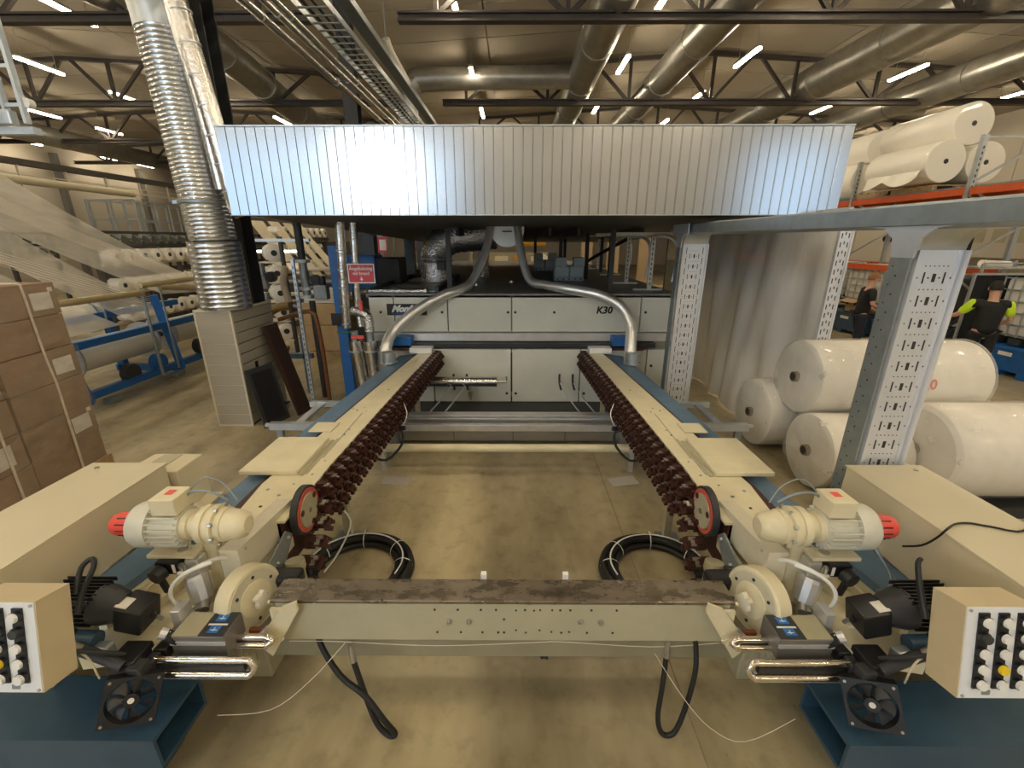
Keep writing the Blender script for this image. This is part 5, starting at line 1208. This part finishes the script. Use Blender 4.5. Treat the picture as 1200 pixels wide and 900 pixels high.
# tan woven bands hanging from the upper left behind the hood
for k, (a, b, c, d) in enumerate((((291,258),(308,259),(362,322),(345,320)), ((313,259),(326,260),(378,322),(368,322)), ((331,261),(341,262),(390,322),(383,322)), ((345,262),(353,263),(399,316),(394,322)))):
    sheet(at(a[0],a[1],Y=17), at(b[0],b[1],Y=17), at(c[0],c[1],Y=12.5), at(d[0],d[1],Y=12.5), M_YARN2, 'tan woven band sloping down behind the hood, %s from the left' % ['first', 'second', 'third', 'fourth'][k], .1, 'woven_band')
t = thing('weaving_machine', 'dark weaving machine frame under the tan woven bands', 'machine', (-7, 13, 0))
MB().bbox((-8.2, 12.8, 0), (-3.9, 14.2, 1.35), .03).build('body', M_TRUSS, t)
MB().box((-8.0, 12.6, 2.1), (-6.0, 12.7, 2.16)).build('white_tube', mat('lamp_tube_dim', (1,.95,.85), .4, emit=6, ecol=LAMP_COL), t)
for k in range(4): MB().cyl((-7.9, 12.7, .6+.35*k), (-4.4, 12.7, .6+.35*k), .06, None, 12).build('roller', M_STRAP if k % 2 else M_GALVG, t, True)
for x in (-8.3, -6.1, -4.0): MB().box((x, 12.7, 0), (x+.12, 12.9, 2.9)).build('frame_post', M_DARK, t)

# ------------------------------------------------------------------ far centre background seen between dryer and hood
t = thing('yellow_machine', 'amber yellow machine with pale panels far behind the dryer', 'machine', (.5, 24, 0))
MB().bbox((-2.4, 24, .0), (2.0, 26, 1.75), .03).build('body', M_CREAMD, t)
MB().cyl((-2.4, 23.8, 2.35), (1.6, 23.8, 2.35), .26, None, 18).build('amber_roll', M_AMBER, t, True)
for k in range(4): MB().bbox((-2.0+.95*k, 23.9, .5), (-1.3+.95*k, 24, 1.6), .02).build('amber_panel', M_AMBER if k % 2 == 0 else M_CREAM, t)
MB().cyl((1.35, 23.4, 1.35), (1.35, 23.6, 1.35), .42, None, 24).build('cream_wheel', M_ROLL, t, True)
for k, x in enumerate((3.3, 4.3, 5.4, 6.7)):
    single(MB().bbox((x, 22.5-1.4*k, 0), (x+.55, 22.7-1.4*k, 2.9), .02), 'tan_partition', mat('tan_board', (.46,.34,.20), .6), 'upright tan board far behind the right of the dryer, %s from the left' % ['first', 'second', 'third', 'fourth'][k], 'board', 'tan boards behind the dryer')
for k, (x, y) in enumerate(((-3.05, 15.2), (-3.9, 19))):
    t = thing('notice_board', 'red and white notice hanging left of the foil duct, %s one' % ['nearer', 'farther'][k], 'sign', (x, y, 2.2))
    q = at([446, 481][k], 287, Y=y)
    MB().box((q.x-.22, y, q.z-.25), (q.x+.22, y+.02, q.z+.25)).build('red_board', M_SIGN, t)
    MB().box((q.x-.04, y-.004, q.z-.17), (q.x+.18, y, q.z+.17)).build('white_field', M_PRINTW, t)
    MB().box((q.x-.03, y+.02, 0), (q.x+.03, y+.05, q.z+.6)).build('post', M_GALVG, t)
t = thing('tool_trolley', 'dark blue and black trolley left of the dryer, behind the electrical cabinet', 'trolley', (-3.0, 13, 0))
q = at(478, 322, Y=12.5)
MB().bbox((q.x-.35, 12.5, .8), (q.x+.35, 13.1, 1.65), .02).build('blue_bin', M_BLUED, t)
MB().box((q.x-.6, 12.4, 0), (q.x-.52, 13.2, 1.75)).box((q.x+.5, 12.4, 0), (q.x+.58, 13.2, 1.75)).box((q.x-.6, 12.4, .1), (q.x+.58, 13.2, .18)).build('frame', M_STRAP, t)
t = thing('machine_block', 'pale machine block with railings in the distance left of the foil duct', 'machine', (-4, 18, 0))
MB().bbox((-5.8, 18, 0), (-2.9, 19.5, 1.5), .03).build('body', M_CREAMD, t)
for k in range(7): MB().cyl((-5.6+.4*k, 17.9, 1.5), (-5.5+.4*k, 17.9, 2.9), .03, None, 6).build('rod', M_GALVG, t)
# ------------------------------------------------------------------ cable tray portal and film curtain at the right
BX = 2.10
t = thing('tray_portal', 'galvanised cable tray portal: round-edged beam on two perforated uprights right of the rails', 'cable tray', (2.1, 2.4, 0))
bz = 2.575
MB().prism([(BX-.03, 1.6, bz-.055), (BX+.03, 1.6, bz-.075), (BX+.03, 1.6, bz+.045), (BX+.0, 1.6, bz+.055), (BX-.03, 1.6, bz+.04)], (0, 4.3, .0)).build('side_beam', M_GALVG, t, False)
MB().box((BX+.03, 1.6, bz-.012), (BX+.46, 5.85, bz-.004)).build('tray_bottom', M_GALV, t)
MB().box((BX+.45, 1.6, bz-.06), (BX+.465, 5.85, bz+.05)).build('far_side', M_GALVG, t)
def upright(Y, z0, nm, W_=.285, X0=BX+.0):
    # Y = plane of the perforated face; left flange runs back
    zt = bz-.06
    fl_ = MB().box((X0-.012, Y-.02, z0), (X0+.0, Y+.11, zt+.02)).build('flange', M_GALVG, t)
    hp = MB()
    k = z0+.06
    while k < zt-.1: hp.cyl((X0-.0135, Y+.045, k), (X0-.012, Y+.045, k), .006, None, 6).cyl((X0-.0135, Y+.08, k+.05), (X0-.012, Y+.08, k+.05), .005, None, 6); k += .1
    hp.build('flange_holes', M_DARK, fl_, kind='stuff')
    MB().prism([(X0-.014, Y-.22, zt+.11), (X0-.014, Y+.30, zt+.11), (X0-.014, Y+.30, zt+.0), (X0-.014, Y+.20, zt-.01), (X0-.014, Y+.13, zt-.06), (X0-.014, Y+.11, zt-.16), (X0-.014, Y-.03, zt-.16), (X0-.014, Y-.05, zt-.06), (X0-.014, Y-.12, zt-.01), (X0-.014, Y-.22, zt+.0)], (.014, 0, 0)).build('gusset', mat('gusset_zinc', (.62, .66, .72), .36, .55, var=.08, scale=9), t)
    pf = MB().box((X0+.03, Y+.0, z0), (X0+W_, Y+.01, zt-.12)).box((X0+.02, Y-.03, z0), (X0+.035, Y+.01, zt-.12)).box((X0+W_-.01, Y-.03, z0), (X0+W_+.005, Y+.01, zt-.12)).box((X0+.045, Y-.008, z0), (X0+.06, Y, zt-.12)).box((X0+W_-.035, Y-.008, z0), (X0+W_-.02, Y, zt-.12)).build('perforated_face', M_BRIGHTZ, t)
    s_ = MB(); k = z0+.02; r = 0; xc = X0+(W_+.03)/2
    while k < zt-.20:
        y0, y1 = Y-.0015, Y
        if r % 2 == 0:
            for dx in (-.055, .055): s_.box((xc+dx-.004, y0, k-.03), (xc+dx+.004, y1, k+.03))
            s_.box((xc-.009, y0, k-.022), (xc+.009, y1, k+.022))
            for dx in (-.09, -.03, .03, .09): s_.cyl((xc+dx, y0, k), (xc+dx, y1, k), .005, None, 6)
        else:
            for dx in (-.10, .10): s_.box((xc+dx-.004, y0, k-.04), (xc+dx+.004, y1, k+.04))
            for q in range(6): s_.cyl((xc-.06+.024*q, y0, k), (xc-.06+.024*q, y1, k), .0035, None, 6)
        k += .062; r += 1
    s_.build('slots', M_DARK, pf, kind='stuff')
    # curved top joining the horizontal tray
    def cv(u, v):
        a = v*PI/2; return V(X0+.03+(W_-.03)*u, Y+.0-.28*(1-math.cos(a)), zt-.12+.28*math.sin(a)*.62)
    MB().grid(cv, 2, 10).build('curved_sheet', M_GALV, t, True)
upright(2.42, .0, 'near')
upright(5.62, .0, 'far', .33, BX-.06)
# long film curtain
CX_ = 3.30
def cur(u, v):
    y = 4.75 + 3.0*u; z = .02 + (2.70 - .02)*v
    w_ = .07*math.sin(9*u + 2*v) + .035*math.sin(23*u - 3*v) + .02*math.sin(41*u + 5*v*v)
    return V(CX_ + w_*(.35+.65*(1-v)), y, z)
t = thing('film_curtain', 'tall clear plastic film curtain hanging right of the dryer', 'curtain', (3.3, 6.2, 0))
MB().grid(cur, 60, 24).build('film', M_FILM, t, True)
MB().cyl((CX_, 4.6, 2.72), (CX_, 8.0, 2.72), .03).build('hanging_rail', M_GALV, t)
t = thing('perforated_post', 'slim pale perforated post at the near edge of the film curtain', 'post', (3.32, 4.75, 0))
MB().box((3.29, 4.68, 0), (3.42, 4.70, 2.72)).box((3.28, 4.66, 0), (3.295, 4.70, 2.72)).box((3.41, 4.66, 0), (3.425, 4.70, 2.72)).build('post_face', M_BRIGHTZ, t)
m = MB(); k = .3
while k < 2.6: m.box((3.315, 4.678, k), (3.325, 4.68, k+.05)).box((3.35, 4.678, k+.03), (3.36, 4.68, k+.06)).box((3.385, 4.678, k), (3.395, 4.68, k+.05)); k += .09
m.build('slots', M_DARK, t, kind='stuff')
t = thing('film_curtain', 'second plastic film strip hanging beside the hood end above the tray', 'curtain', (3.5, 5.4, 2.7))
MB().grid(lambda u, v: V(3.46+.02*math.sin(20*u), 5.05+2.5*u, 2.72+.75*v), 30, 6).build('film', M_FILM, t, True)
single(MB().box((3.02, 7.5, 0), (3.10, 7.58, 2.6)), 'dark_post', mat('dark_brown_post', (.05,.045,.035), .5), 'dark post standing inside the film curtain', 'post')
t = thing('tan_screen', 'tall tan board standing behind the far perforated upright', 'board', (2.9, 8.3, 0))
MB().bbox((2.75, 8.2, 0), (3.22, 8.26, 2.6), .01).build('board', mat('olive_board', (.20,.17,.10), .6, var=.15), t)
MB().box((2.75, 8.195, 2.1), (3.22, 8.2, 2.6)).build('upper_board', mats['tan_board'], t)

# ------------------------------------------------------------------ wrapped white fabric rolls on the floor
def froll(x0, y, z, L, r, label, dy=0.0, core=.055, tail=False):
    t = thing('fabric_roll', label, 'fabric roll', (x0, y, z-r), 'plastic-wrapped white fabric rolls right of the machine')
    a, b = V(x0, y, z), V(x0+L, y+dy, z)
    MB().lathe(a, b, [(0, r*.90), (.012, r*.985), (.03, r), (.97, r), (.988, r*.985), (1, r*.90)], 48).build('fabric', M_ROLL, t, True)
    d = (b-a).normalized()
    MB().lathe(a-d*.045, a+d*.01, [(0, core), (1, core*1.05)], 18).build('core_tube', M_CORE, t, True)
    MB().lathe(a-d*.047, a-d*.044, [(0, core*.7), (1, core*.7)], 18).build('core_hole', M_DARK, t)
    q = d.to_track_quat('Z', 'Y'); 
    pf = []; n = 48
    m = MB(); vs = []; fs = []
    prof = [(-.035, core*1.02), (-.030, r*.3), (-.016, r*.6), (-.006, r*.93), (.02, r*1.012), (.3*L, r*1.012), (.6*L, r*1.012), (L-.02, r*1.012), (L+.01, r*.9)]
    for t_, rr in prof:
        big = 1.035 if rr > core*1.5 else 1
        for k in range(n):
            an = 2*PI*k/n; wob = 1 + (.010*math.sin(9*an+t_*7)+.006*math.sin(17*an) if rr > core*1.5 and rr < r else .0)
            vs.append(a + d*(t_ - (.012 if t_ < .01 and rr > core*1.5 else 0) + (.012*math.sin(5*an) if r*.2 < rr < r*.95 else 0)) + q @ V(math.cos(an)*rr*wob*big, math.sin(an)*rr*wob*big, 0))
    for i in range(len(prof)-1):
        for k in range(n): fs.append((i*n+k, i*n+(k+1) % n, (i+1)*n+(k+1) % n, (i+1)*n+k))
    m.add(vs, fs).build('plastic_wrap', M_WRAP, t, True)
    return t
r1 = froll(3.08, 4.55, 1.03, 1.75, .395, 'wrapped white roll on top of the pile, red number on its side')
froll(2.95, 5.06, .415, 1.9, .41, 'wrapped white roll at the back left of the pile bottom')
froll(3.02, 4.06, .39, .78, .38, 'wrapped white roll under the top one, front of the pile')
froll(3.0, 3.32, .31, .42, .30, 'small wrapped roll end just behind the near perforated upright')
froll(3.83, 3.78, .55, 2.4, .44, 'biggest wrapped white roll at the right behind the long cabinet')
tx = text('20', .15, (4.08, 4.146, 1.02), (1,0,.0), (0,.10,1), mat('red_marker', (.75,.10,.06), .6), r1, ext=.001, bold=.002)
# flatten the number onto the roll
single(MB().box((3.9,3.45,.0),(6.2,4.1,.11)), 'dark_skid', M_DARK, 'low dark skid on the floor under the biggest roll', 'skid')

# ------------------------------------------------------------------ pallet racking at the right
rack = thing('pallet_rack', 'tall orange and grey pallet racking with fabric rolls on top at the right', 'rack', (9.0, 6.3, 0))
def rframe(y, X0=9.0, X1=10.2, h=4.35, label=''):
    t = rack
    for x in (X0, X1): MB().box((x-.045, y-.04, 0), (x+.045, y+.04, h)).build('upright', M_GALV, t)
    MB().box((X0, y-.02, h-.06), (X1, y+.02, h-.02)).build('top_bar', M_GALV, t)
    for k in range(5):
        z = .3+.8*k; a, b = ((X0, y, z), (X1, y, z+.75)) if k % 2 == 0 else ((X1, y, z), (X0, y, z+.75)); MB().obox(*beam(a, b, .03, .04)).build('brace', M_GALV, t)
    s_ = MB(); 
    for k in range(40): s_.box((X0-.012, y-.042, .2+.1*k), (X0+.012, y-.04, .25+.1*k))
    s_.build('slots', M_DARK, t, kind='stuff')
FY = [6.3, 9.45, 12.6, 15.7, 18.8]
for k, y in enumerate(FY): rframe(y, label='grey slotted frame of the orange racking, %s' % rowname(k))
for k in range(4):
    for z, w_ in ((1.85, 'lower'), (3.42, 'upper')):
        if k == 0 and z < 2: continue
        for x, f_ in ((9.0, 'front'), (10.2, 'back')):
            b = MB().box((x-.03, FY[k]+.05, z-.13), (x+.03, FY[k+1]-.05, z)).build('rack_beam', M_ORANGE, rack)
            MB().box((x-.045, FY[k]+.045, z-.18), (x+.045, FY[k]+.06, z+.03)).build('end_hook', M_ORANGE, b)
    MB().box((9.03, FY[k]+.1, 3.43), (10.17, FY[k+1]-.1, 3.46)).build('rack_deck', M_GALVG, rack)
# rolls on top, axis along the racking
def troll(a, b, r, label, g='bare white fabric rolls on top of the racking'):
    t = thing('fabric_roll', label, 'fabric roll', a, g)
    a, b = Vector(a), Vector(b)
    MB().lathe(a, b, [(0, r*.97), (.01, r), (.99, r), (1, r*.97)], 40).build('fabric', M_ROLL, t, True)
    d = (b-a).normalized(); MB().cyl(a-d*.004, a+d*.002, .05, None, 16).build('core_hole', M_DARK, t)
troll((9.14, 10.3, 4.02), (9.14, 12.0, 4.02), .42, 'white fabric roll lying front left on top of the racking, near bay')
troll((9.99, 10.3, 4.0), (9.99, 12.0, 4.0), .40, 'white fabric roll lying behind on top of the racking, near bay')
troll((9.55, 10.35, 4.74), (9.55, 12.3, 4.74), .41, 'white fabric roll stacked uppermost on the racking, near bay')
troll((9.5, 12.9, 3.95), (9.5, 15.2, 3.95), .46, 'white fabric roll low on the racking beside the hood end')
troll((9.9, 13.1, 4.75), (9.9, 15.5, 4.75), .46, 'white fabric roll high on the racking beside the hood end')
for k, y in enumerate((10.35, 11.45)):
    t = thing('pallet', 'wooden pallet under the rolls on top of the racking, %s' % ['near one', 'far one'][k], 'pallet', (9.6, y, 3.46), 'pallets on the racking')
    for i in range(5): MB().box((9.05, y+.02+.24*i, 3.55), (10.15, y+.18+.24*i, 3.575)).build('top_board', M_WOOD, t)
    for x in (9.05, 9.55, 10.05): MB().box((x, y, 3.46), (x+.1, y+1.2, 3.55)).build('runner', M_WOOD, t)
single(MB().grid(lambda u, v: V(8.74-.06*v+.02*math.sin(14*u), 10.4+1.5*u, 3.86-.28*v*(.5+.5*abs(math.sin(5*u)))), 30, 6), 'loose_cloth', M_ROLL, 'loose white cloth draped below the front roll on the racking', 'cloth', smooth=True)
# intermediate bulk tanks
def ibc(x, y, z, label, sx=1.15, sy=1.0, h=1.05, pal=M_BRBLUE):
    t = thing('bulk_tank', label, 'tank', (x, y, z), 'white caged bulk tanks')
    MB().bbox((x+.03, y+.03, z+.16), (x+sx-.03, y+sy-.03, z+h), .06).build('tank', M_IBC, t, True)
    for k in range(6):
        zz = z+.16+(h-.16)*k/5; MB().box((x, y, zz-.01), (x+sx, y+.02, zz+.01)).box((x, y, zz-.01), (x+.02, y+sy, zz+.01)).build('cage_bar', M_GALV, t)
    for k in range(7):
        xx = x+sx*k/6; MB().box((xx-.01, y-.005, z+.14), (xx+.01, y+.015, z+h+.02)).build('cage_bar', M_GALV, t)
        yy = y+sy*k/6; MB().box((x-.005, yy-.01, z+.14), (x+.015, yy+.01, z+h+.02)).build('cage_bar', M_GALV, t)
    for k in range(3): MB().box((x, y+.4*k*sy, z), (x+sx, y+(.4*k+.2)*sy, z+.12)).build('pallet_runner', M_DARK, t)
ibc(9.05, 13.0, .78, 'white caged bulk tank behind the ginger-haired worker, left one')
ibc(9.05, 11.0, .78, 'white caged bulk tank behind the ginger-haired worker, nearer one', sy=1.25)
ibc(9.35, 7.55, .56, 'white caged bulk tank on a blue pallet at the right edge', h=1.2)
def bin_(x, y, label, sx=1.1, sy=1.5, h=.52, m=M_BRBLUE):
    t = thing('blue_bin', label, 'bin', (x, y, 0), 'blue bins under the racking')
    MB().hexa([(x+.04,y+.04,.10),(x+sx-.04,y+.04,.10),(x+sx-.04,y+sy-.04,.10),(x+.04,y+sy-.04,.10),(x,y,h),(x+sx,y,h),(x+sx,y+sy,h),(x,y+sy,h)]).build('bin_body', m, t)
    MB().box((x-.02, y-.02, h), (x+sx+.02, y+sy+.02, h+.04)).build('rim', m, t)
    for a in (0, .42, .84): MB().box((x+.02, y+a*sy+.02, 0), (x+.20, y+a*sy+.20, .10)).build('foot', m, t)
    MB().box((x-.006, y+.3*sy, h-.12), (x-.001, y+.5*sy, h-.05)).build('label_card', M_PAPER, t)
bin_(9.0, 13.3, 'dark blue bin under the racking, farthest left', m=M_BLUED)
bin_(9.0, 11.3, 'dark blue bin under the racking with an open carton on it', m=M_BLUED)
bin_(8.95, 9.6, 'dark blue bin under the racking, in front of the ginger-haired worker', m=M_BLUED, sy=1.3)
bin_(9.2, 7.5, 'bright blue bin carrying the bulk tank at the right edge', h=.50, sy=1.2, sx=1.3)
def opencarton(x, y, z, label):
    t = thing('open_carton', label, 'carton', (x, y, z), 'open cartons on the bins')
    m = MB()
    for a, b in (((0,0,0),(.5,.02,.30)), ((0,.58,0),(.5,.6,.30)), ((0,0,0),(.02,.6,.30)), ((.48,0,0),(.5,.6,.30)), ((0,0,0),(.5,.6,.02))): m.box([x+a[0],y+a[1],z+a[2]], [x+b[0],y+b[1],z+b[2]])
    m.build('carton_body', M_CARD2, t)
    MB().obox((x-.12, y+.3, z+.33), (.26, .56, .01), rotm(0, -.3, 0)).build('flap', M_CARD2, t)
opencarton(9.1, 11.5, .57, 'open brown carton with flaps on the bin left of the ginger-haired worker')
opencarton(9.05, 9.8, .57, 'open brown carton on the bin right of the ginger-haired worker')
t = thing('forklift_truck', 'dark forklift mast and body standing behind the racking bay', 'truck', (10.8, 11, 0))
MB().bbox((10.4, 10.4, .2), (11.4, 12.0, 1.6), .05).build('body', M_DARK, t)
MB().box((10.35, 10.5, .2), (10.45, 10.6, 3.2)).box((10.35, 11.3, .2), (10.45, 11.4, 3.2)).box((10.35, 10.5, 3.1), (10.45, 11.4, 3.2)).build('mast', M_BLACK, t)
MB().cyl((10.45, 11.3, 2.46), (10.45, 13.0, 2.46), .08, None, 14).build('dark_roller', M_BLACK, t, True)
t = thing('black_screen', 'large black cloth screen behind the two workers at the right', 'screen', (9.2, 8.6, 0))
MB().grid(lambda u, v: V(8.95+1.3*u+.0, 8.72+.02*math.sin(30*u), .05+1.75*v), 40, 3).build('cloth', M_SHIRT, t, True)
MB().box((8.9, 8.70, 1.79), (10.3, 8.76, 1.83)).build('frame_bar', M_GALV, t)
for x in (8.93, 10.25): MB().box((x-.02, 8.71, 0), (x+.02, 8.75, 1.8)).build('frame_post', M_GALV, t)
t = thing('work_rack', 'low grey wire shelf with small parts above the black screen', 'shelf', (9.1, 8.9, 1.7))
MB().box((9.1, 8.8, 1.90), (11.5, 9.35, 1.93)).box((9.1, 8.8, 2.0), (11.5, 8.82, 2.02)).build('shelf', M_GALV, t)
for x in (9.12, 11.45): MB().box((x, 8.82, 0), (x+.04, 8.86, 2.0)).build('leg', M_GALV, t)
for k in range(5): MB().cyl((9.6+.32*k, 9.0, 1.93), (9.6+.32*k, 9.0, 2.05), .05, .03, 10).build('small_part', M_GALVG if k % 2 else M_BLUED, t)
MB().cyl((9.15, 8.9, 2.0), (9.75, 8.95, 1.97), .07, None, 12).build('white_tube', M_ROLL, t, True)
t = thing('blue_drum_box', 'bright blue container on the shelf at the right edge', 'container', (10.4, 8.4, 2.0))
MB().bbox((11.0, 8.9, 1.95), (11.6, 9.3, 2.22), .02).bbox((11.05, 8.9, 2.24), (11.6, 9.3, 2.48), .02).build('containers', M_BRBLUE, t)
t = thing('banner', 'pale banner with faint broad grey lettering bars on the right wall', 'banner', (14.5, 14, 2))
MB().bbox((14.6, 12.2, 1.9), (14.65, 17.5, 3.2), .01).build('board', M_WALL, t)
for k in range(7): MB().box((14.59, 12.5+.62*k, 2.35), (14.6, 12.9+.62*k, 2.75)).build('letter_bar', M_CREAMD, t)
MB().box((14.62, 12.3, 0), (14.66, 12.4, 2)).box((14.62, 17.2, 0), (14.66, 17.3, 2)).build('stand', M_GALVG, t)
ww = thing('partition_wall', 'plain cream partition wall behind the racking at the right', 'wall', (15.5, 20, 0))
for k in range(8): MB().box((15.5, 3+3*k+.01, 0), (15.6, 6+3*k-.01, 5.6)).build('wall_panel', M_WALL, ww)
t = thing('wrapped_bundle', 'wrapped pale bundle on the shelf at the right edge', 'bundle', (11.2, 9, 2.6))
MB().sphere((11.4, 8.8, 2.95), .3, 16, 10, (1.6, 1, .55)).build('bundle', M_ROLL, t, True)
MB().box((10.9, 8.5, 2.74), (12.0, 9.2, 2.78)).box((10.9, 8.5, 0), (10.94, 8.54, 2.75)).box((11.96, 8.5, 0), (12.0, 8.54, 2.75)).build('stand', M_GALV, t)

# ------------------------------------------------------------------ people
def skin_mesh(name, verts, edges, radii, m, parent, root=0, sub=2, xf=None):
    me = bpy.data.meshes.new(name)
    me.from_pydata([tuple(xf(Vector(v))) if xf else v for v in verts], edges, [])
    o = bpy.data.objects.new(name, me); C.objects.link(o)
    md = o.modifiers.new('skin', 'SKIN'); md.use_smooth_shade = True
    for i, r in enumerate(radii):
        rr = r if isinstance(r, (tuple, list)) else (r, r)
        me.skin_vertices[0].data[i].radius = rr; me.skin_vertices[0].data[i].use_root = (i == root)
    sb = o.modifiers.new('sub', 'SUBSURF'); sb.levels = sub; sb.render_levels = sub
    bpy.context.view_layer.update()
    ev = o.evaluated_get(bpy.context.evaluated_depsgraph_get()); nm = bpy.data.meshes.new_from_object(ev)
    bpy.data.objects.remove(o); nm.materials.clear(); nm.materials.append(m)
    nm.polygons.foreach_set('use_smooth', [True]*len(nm.polygons))
    return link(name, nm, parent)
def person(loc, rz, label, pose, shirt_m, sleeve_m, trou_m, hair_m, hgt=1.0, long_sleeve=False, cap=False):
    """figure facing +Y in its own frame, then turned; pose = hand positions (left, right), head lean"""
    t = thing('person', label, 'person', loc)
    R = Matrix.Rotation(rz, 3, 'Z'); L = Vector(loc)
    xf = lambda v: L + R @ (v*hgt)
    (eL, hL), (eR, hR), lean, st = pose
    pel = V(0, 0, .96); ch = V(0, lean*.6, 1.26); nk = V(0, lean, 1.50); hd = V(0, lean+.035, 1.62); top = V(0, lean+.02, 1.74)
    kneeL, kneeR = V(-.11, .04+st, .52), V(.11, .02-st, .52); anL, anR = V(-.12, st*1.3, .09), V(.12, -st*1.3, .09)
    toeL, toeR = anL + V(-.02, .17, -.05), anR + V(.02, .17, -.05)
    shL, shR = V(-.19, lean*.9, 1.43), V(.19, lean*.9, 1.43)
    eL, hL, eR, hR = map(Vector, (eL, hL, eR, hR))
    verts = [pel, ch, nk, hd, top, V(-.10, 0, .90), kneeL, anL, toeL, V(.10, 0, .90), kneeR, anR, toeR, shL, eL, hL, shR, eR, hR, V(0, lean*.3, 1.10)]
    edges = [(0,19),(19,1),(1,2),(2,3),(3,4),(0,5),(5,6),(6,7),(7,8),(0,9),(9,10),(10,11),(11,12),(1,13),(13,14),(14,15),(1,16),(16,17),(17,18)]
    rad = [(.125,.09),(.14,.10),(.055,.055),(.078,.092),(.066,.078),.085,.058,.042,.032,.085,.058,.042,.032,.055,.042,.027,.055,.042,.027,(.12,.09)]
    verts += []; 
    # hands: palm and five fingers, rooted in the wrist
    for w_, sgn, wi in ((hL, -1, 15), (hR, 1, 18)):
        d = (w_ - (eL if sgn < 0 else eR)).normalized(); side = d.cross(V(0,0,1)); side = side.normalized() if side.length > .1 else V(0,1,0); nn_ = d.cross(side)
        pi = len(verts); verts.append(w_ + d*.06); rad.append((.034,.016)); edges.append((wi, pi))
        for f in range(4):
            a = len(verts); off = side*(-.027+.018*f); ln = (.062,.072,.068,.055)[f]
            verts.append(w_ + d*.095 + off); verts.append(w_ + d*(.095+ln*.55) + off + nn_*.008); verts.append(w_ + d*(.095+ln*.95) + off + nn_*.026)
            rad += [.0095,.0085,.0075]; edges += [(pi, a), (a, a+1), (a+1, a+2)]
        a = len(verts); verts.append(w_ + d*.045 - side*.038); verts.append(w_ + d*.085 - side*.052); rad += [.011, .009]; edges += [(pi, a), (a, a+1)]
    skin_mesh('body', verts, edges, rad, M_SKIN, t, 0, 2, xf)
    # face
    def hp(x, y, z): return xf(hd + V(x, y, z))
    for x in (-.032, .032):
        MB().sphere(hp(x, .083, .035), .011, 8, 6).build('eye', M_PRINTK, t, True)
        MB().sphere(hp(x*2.5, -.0, .015), .022, 8, 6, (.5, .8, 1.3)).build('ear', M_SKIN, t, True)
    MB().hexa([hp(-.016,.088,-.012),hp(.016,.088,-.012),hp(.010,.118,-.012),hp(-.010,.118,-.012),hp(-.006,.086,.035),hp(.006,.086,.035),hp(.005,.092,.035),hp(-.005,.092,.035)]).build('nose', M_SKIN, t, True)
    MB().obox(hp(0,.090,-.042), (.045,.012,.009), R, .003).build('mouth', mat('lips', (.45,.16,.13), .5), t)
    # hair cap
    m = MB(); vs = []; fs = []; n = 20; mm = 8
    for j in range(mm+1):
        th = (PI*.58)*j/mm
        for k in range(n):
            ph = 2*PI*k/n; fr = max(0, math.sin(ph)); th2 = th*(1-.36*fr)
            vs.append(hp(math.sin(th2)*math.cos(ph)*.088, math.sin(th2)*math.sin(ph)*.105-.004, .03+math.cos(th2)*.122))
    for j in range(mm):
        for k in range(n): fs.append((j*n+k, (j+1)*n+k, (j+1)*n+(k+1) % n, j*n+(k+1) % n))
    m.add(vs, fs).build('cap' if cap else 'hair', hair_m, t, True)
    # clothes
    wrist = .93 if long_sleeve else .45
    sv = [pel+V(0,0,-.10), V(0, lean*.3, 1.10), ch, nk+V(0,-.012,-.035), shL, eL if long_sleeve else shL.lerp(eL, .85), shR, eR if long_sleeve else shR.lerp(eR, .85)]
    se = [(0,1),(1,2),(2,3),(2,4),(4,5),(2,6),(6,7)]
    sr = [(.180,.140),(.168,.128),(.180,.132),(.074,.072),.082,.062,.082,.062]
    if long_sleeve: sv += [eL.lerp(hL, .92), eR.lerp(hR, .92)]; se += [(5,8),(7,9)]; sr += [.042,.042]; sr[5] = sr[7] = .058
    skin_mesh('shirt', sv, se, sr, shirt_m, t, 0, 2, xf)
    if sleeve_m is not None:
        for sh, el in ((shL, eL), (shR, eR)):
            skin_mesh('sleeve', [sh+V(0,0,.025), sh.lerp(el, .45), sh.lerp(el, .88)], [(0,1),(1,2)], [.078,.078,.068], sleeve_m, t, 0, 2, xf)
    skin_mesh('trousers', [pel+V(0,0,.09), V(-.10,0,.88), kneeL, anL+V(0,0,.0), V(.10,0,.88), kneeR, anR+V(0,0,.0)], [(0,1),(1,2),(2,3),(0,4),(4,5),(5,6)], [(.160,.125),.105,.080,.068,.105,.080,.068], trou_m, t, 0, 2, xf)
    for an in (anL, anR): skin_mesh('shoe', [an+V(0,-.05,-.035), an+V(0,.06,-.04), an+V(0,.17,-.05)], [(0,1),(1,2)], [(.045,.045),(.046,.042),(.040,.032)], M_BLACK, t, 0, 2, xf)
    return t
person((7.25, 9.15, 0), -1.9, 'person with short ginger hair in a black shirt and dark trousers, looking right', (((-.27,.02,1.16),(-.22,.26,1.02)), ((.27,.05,1.16),(.20,.28,1.08)), .04, .03), M_SHIRT, None, M_TROUS, M_HAIRG, 1.03)
person((7.95, 7.33, 0), -.42, 'person seen from behind in a black shirt with lime sleeves, reaching left', (((-.36,.12,1.18),(-.50,.34,1.12)), ((.29,.03,1.16),(.22,.22,1.02)), .03, .03), M_SHIRT, M_HIVIS, M_SHIRT, M_HAIRB, 1.02)
person((7.95, 8.12, 0), -.2, 'person in a dark hooded jacket and cap, half hidden by the perforated upright', (((-.25,.05,1.14),(-.20,.28,1.02)), ((.26,.05,1.14),(.24,.26,1.04)), .08, .02), mat('charcoal_jacket', (.02,.02,.022), .8), None, M_TROUS, M_BLACK, .93, True, True)
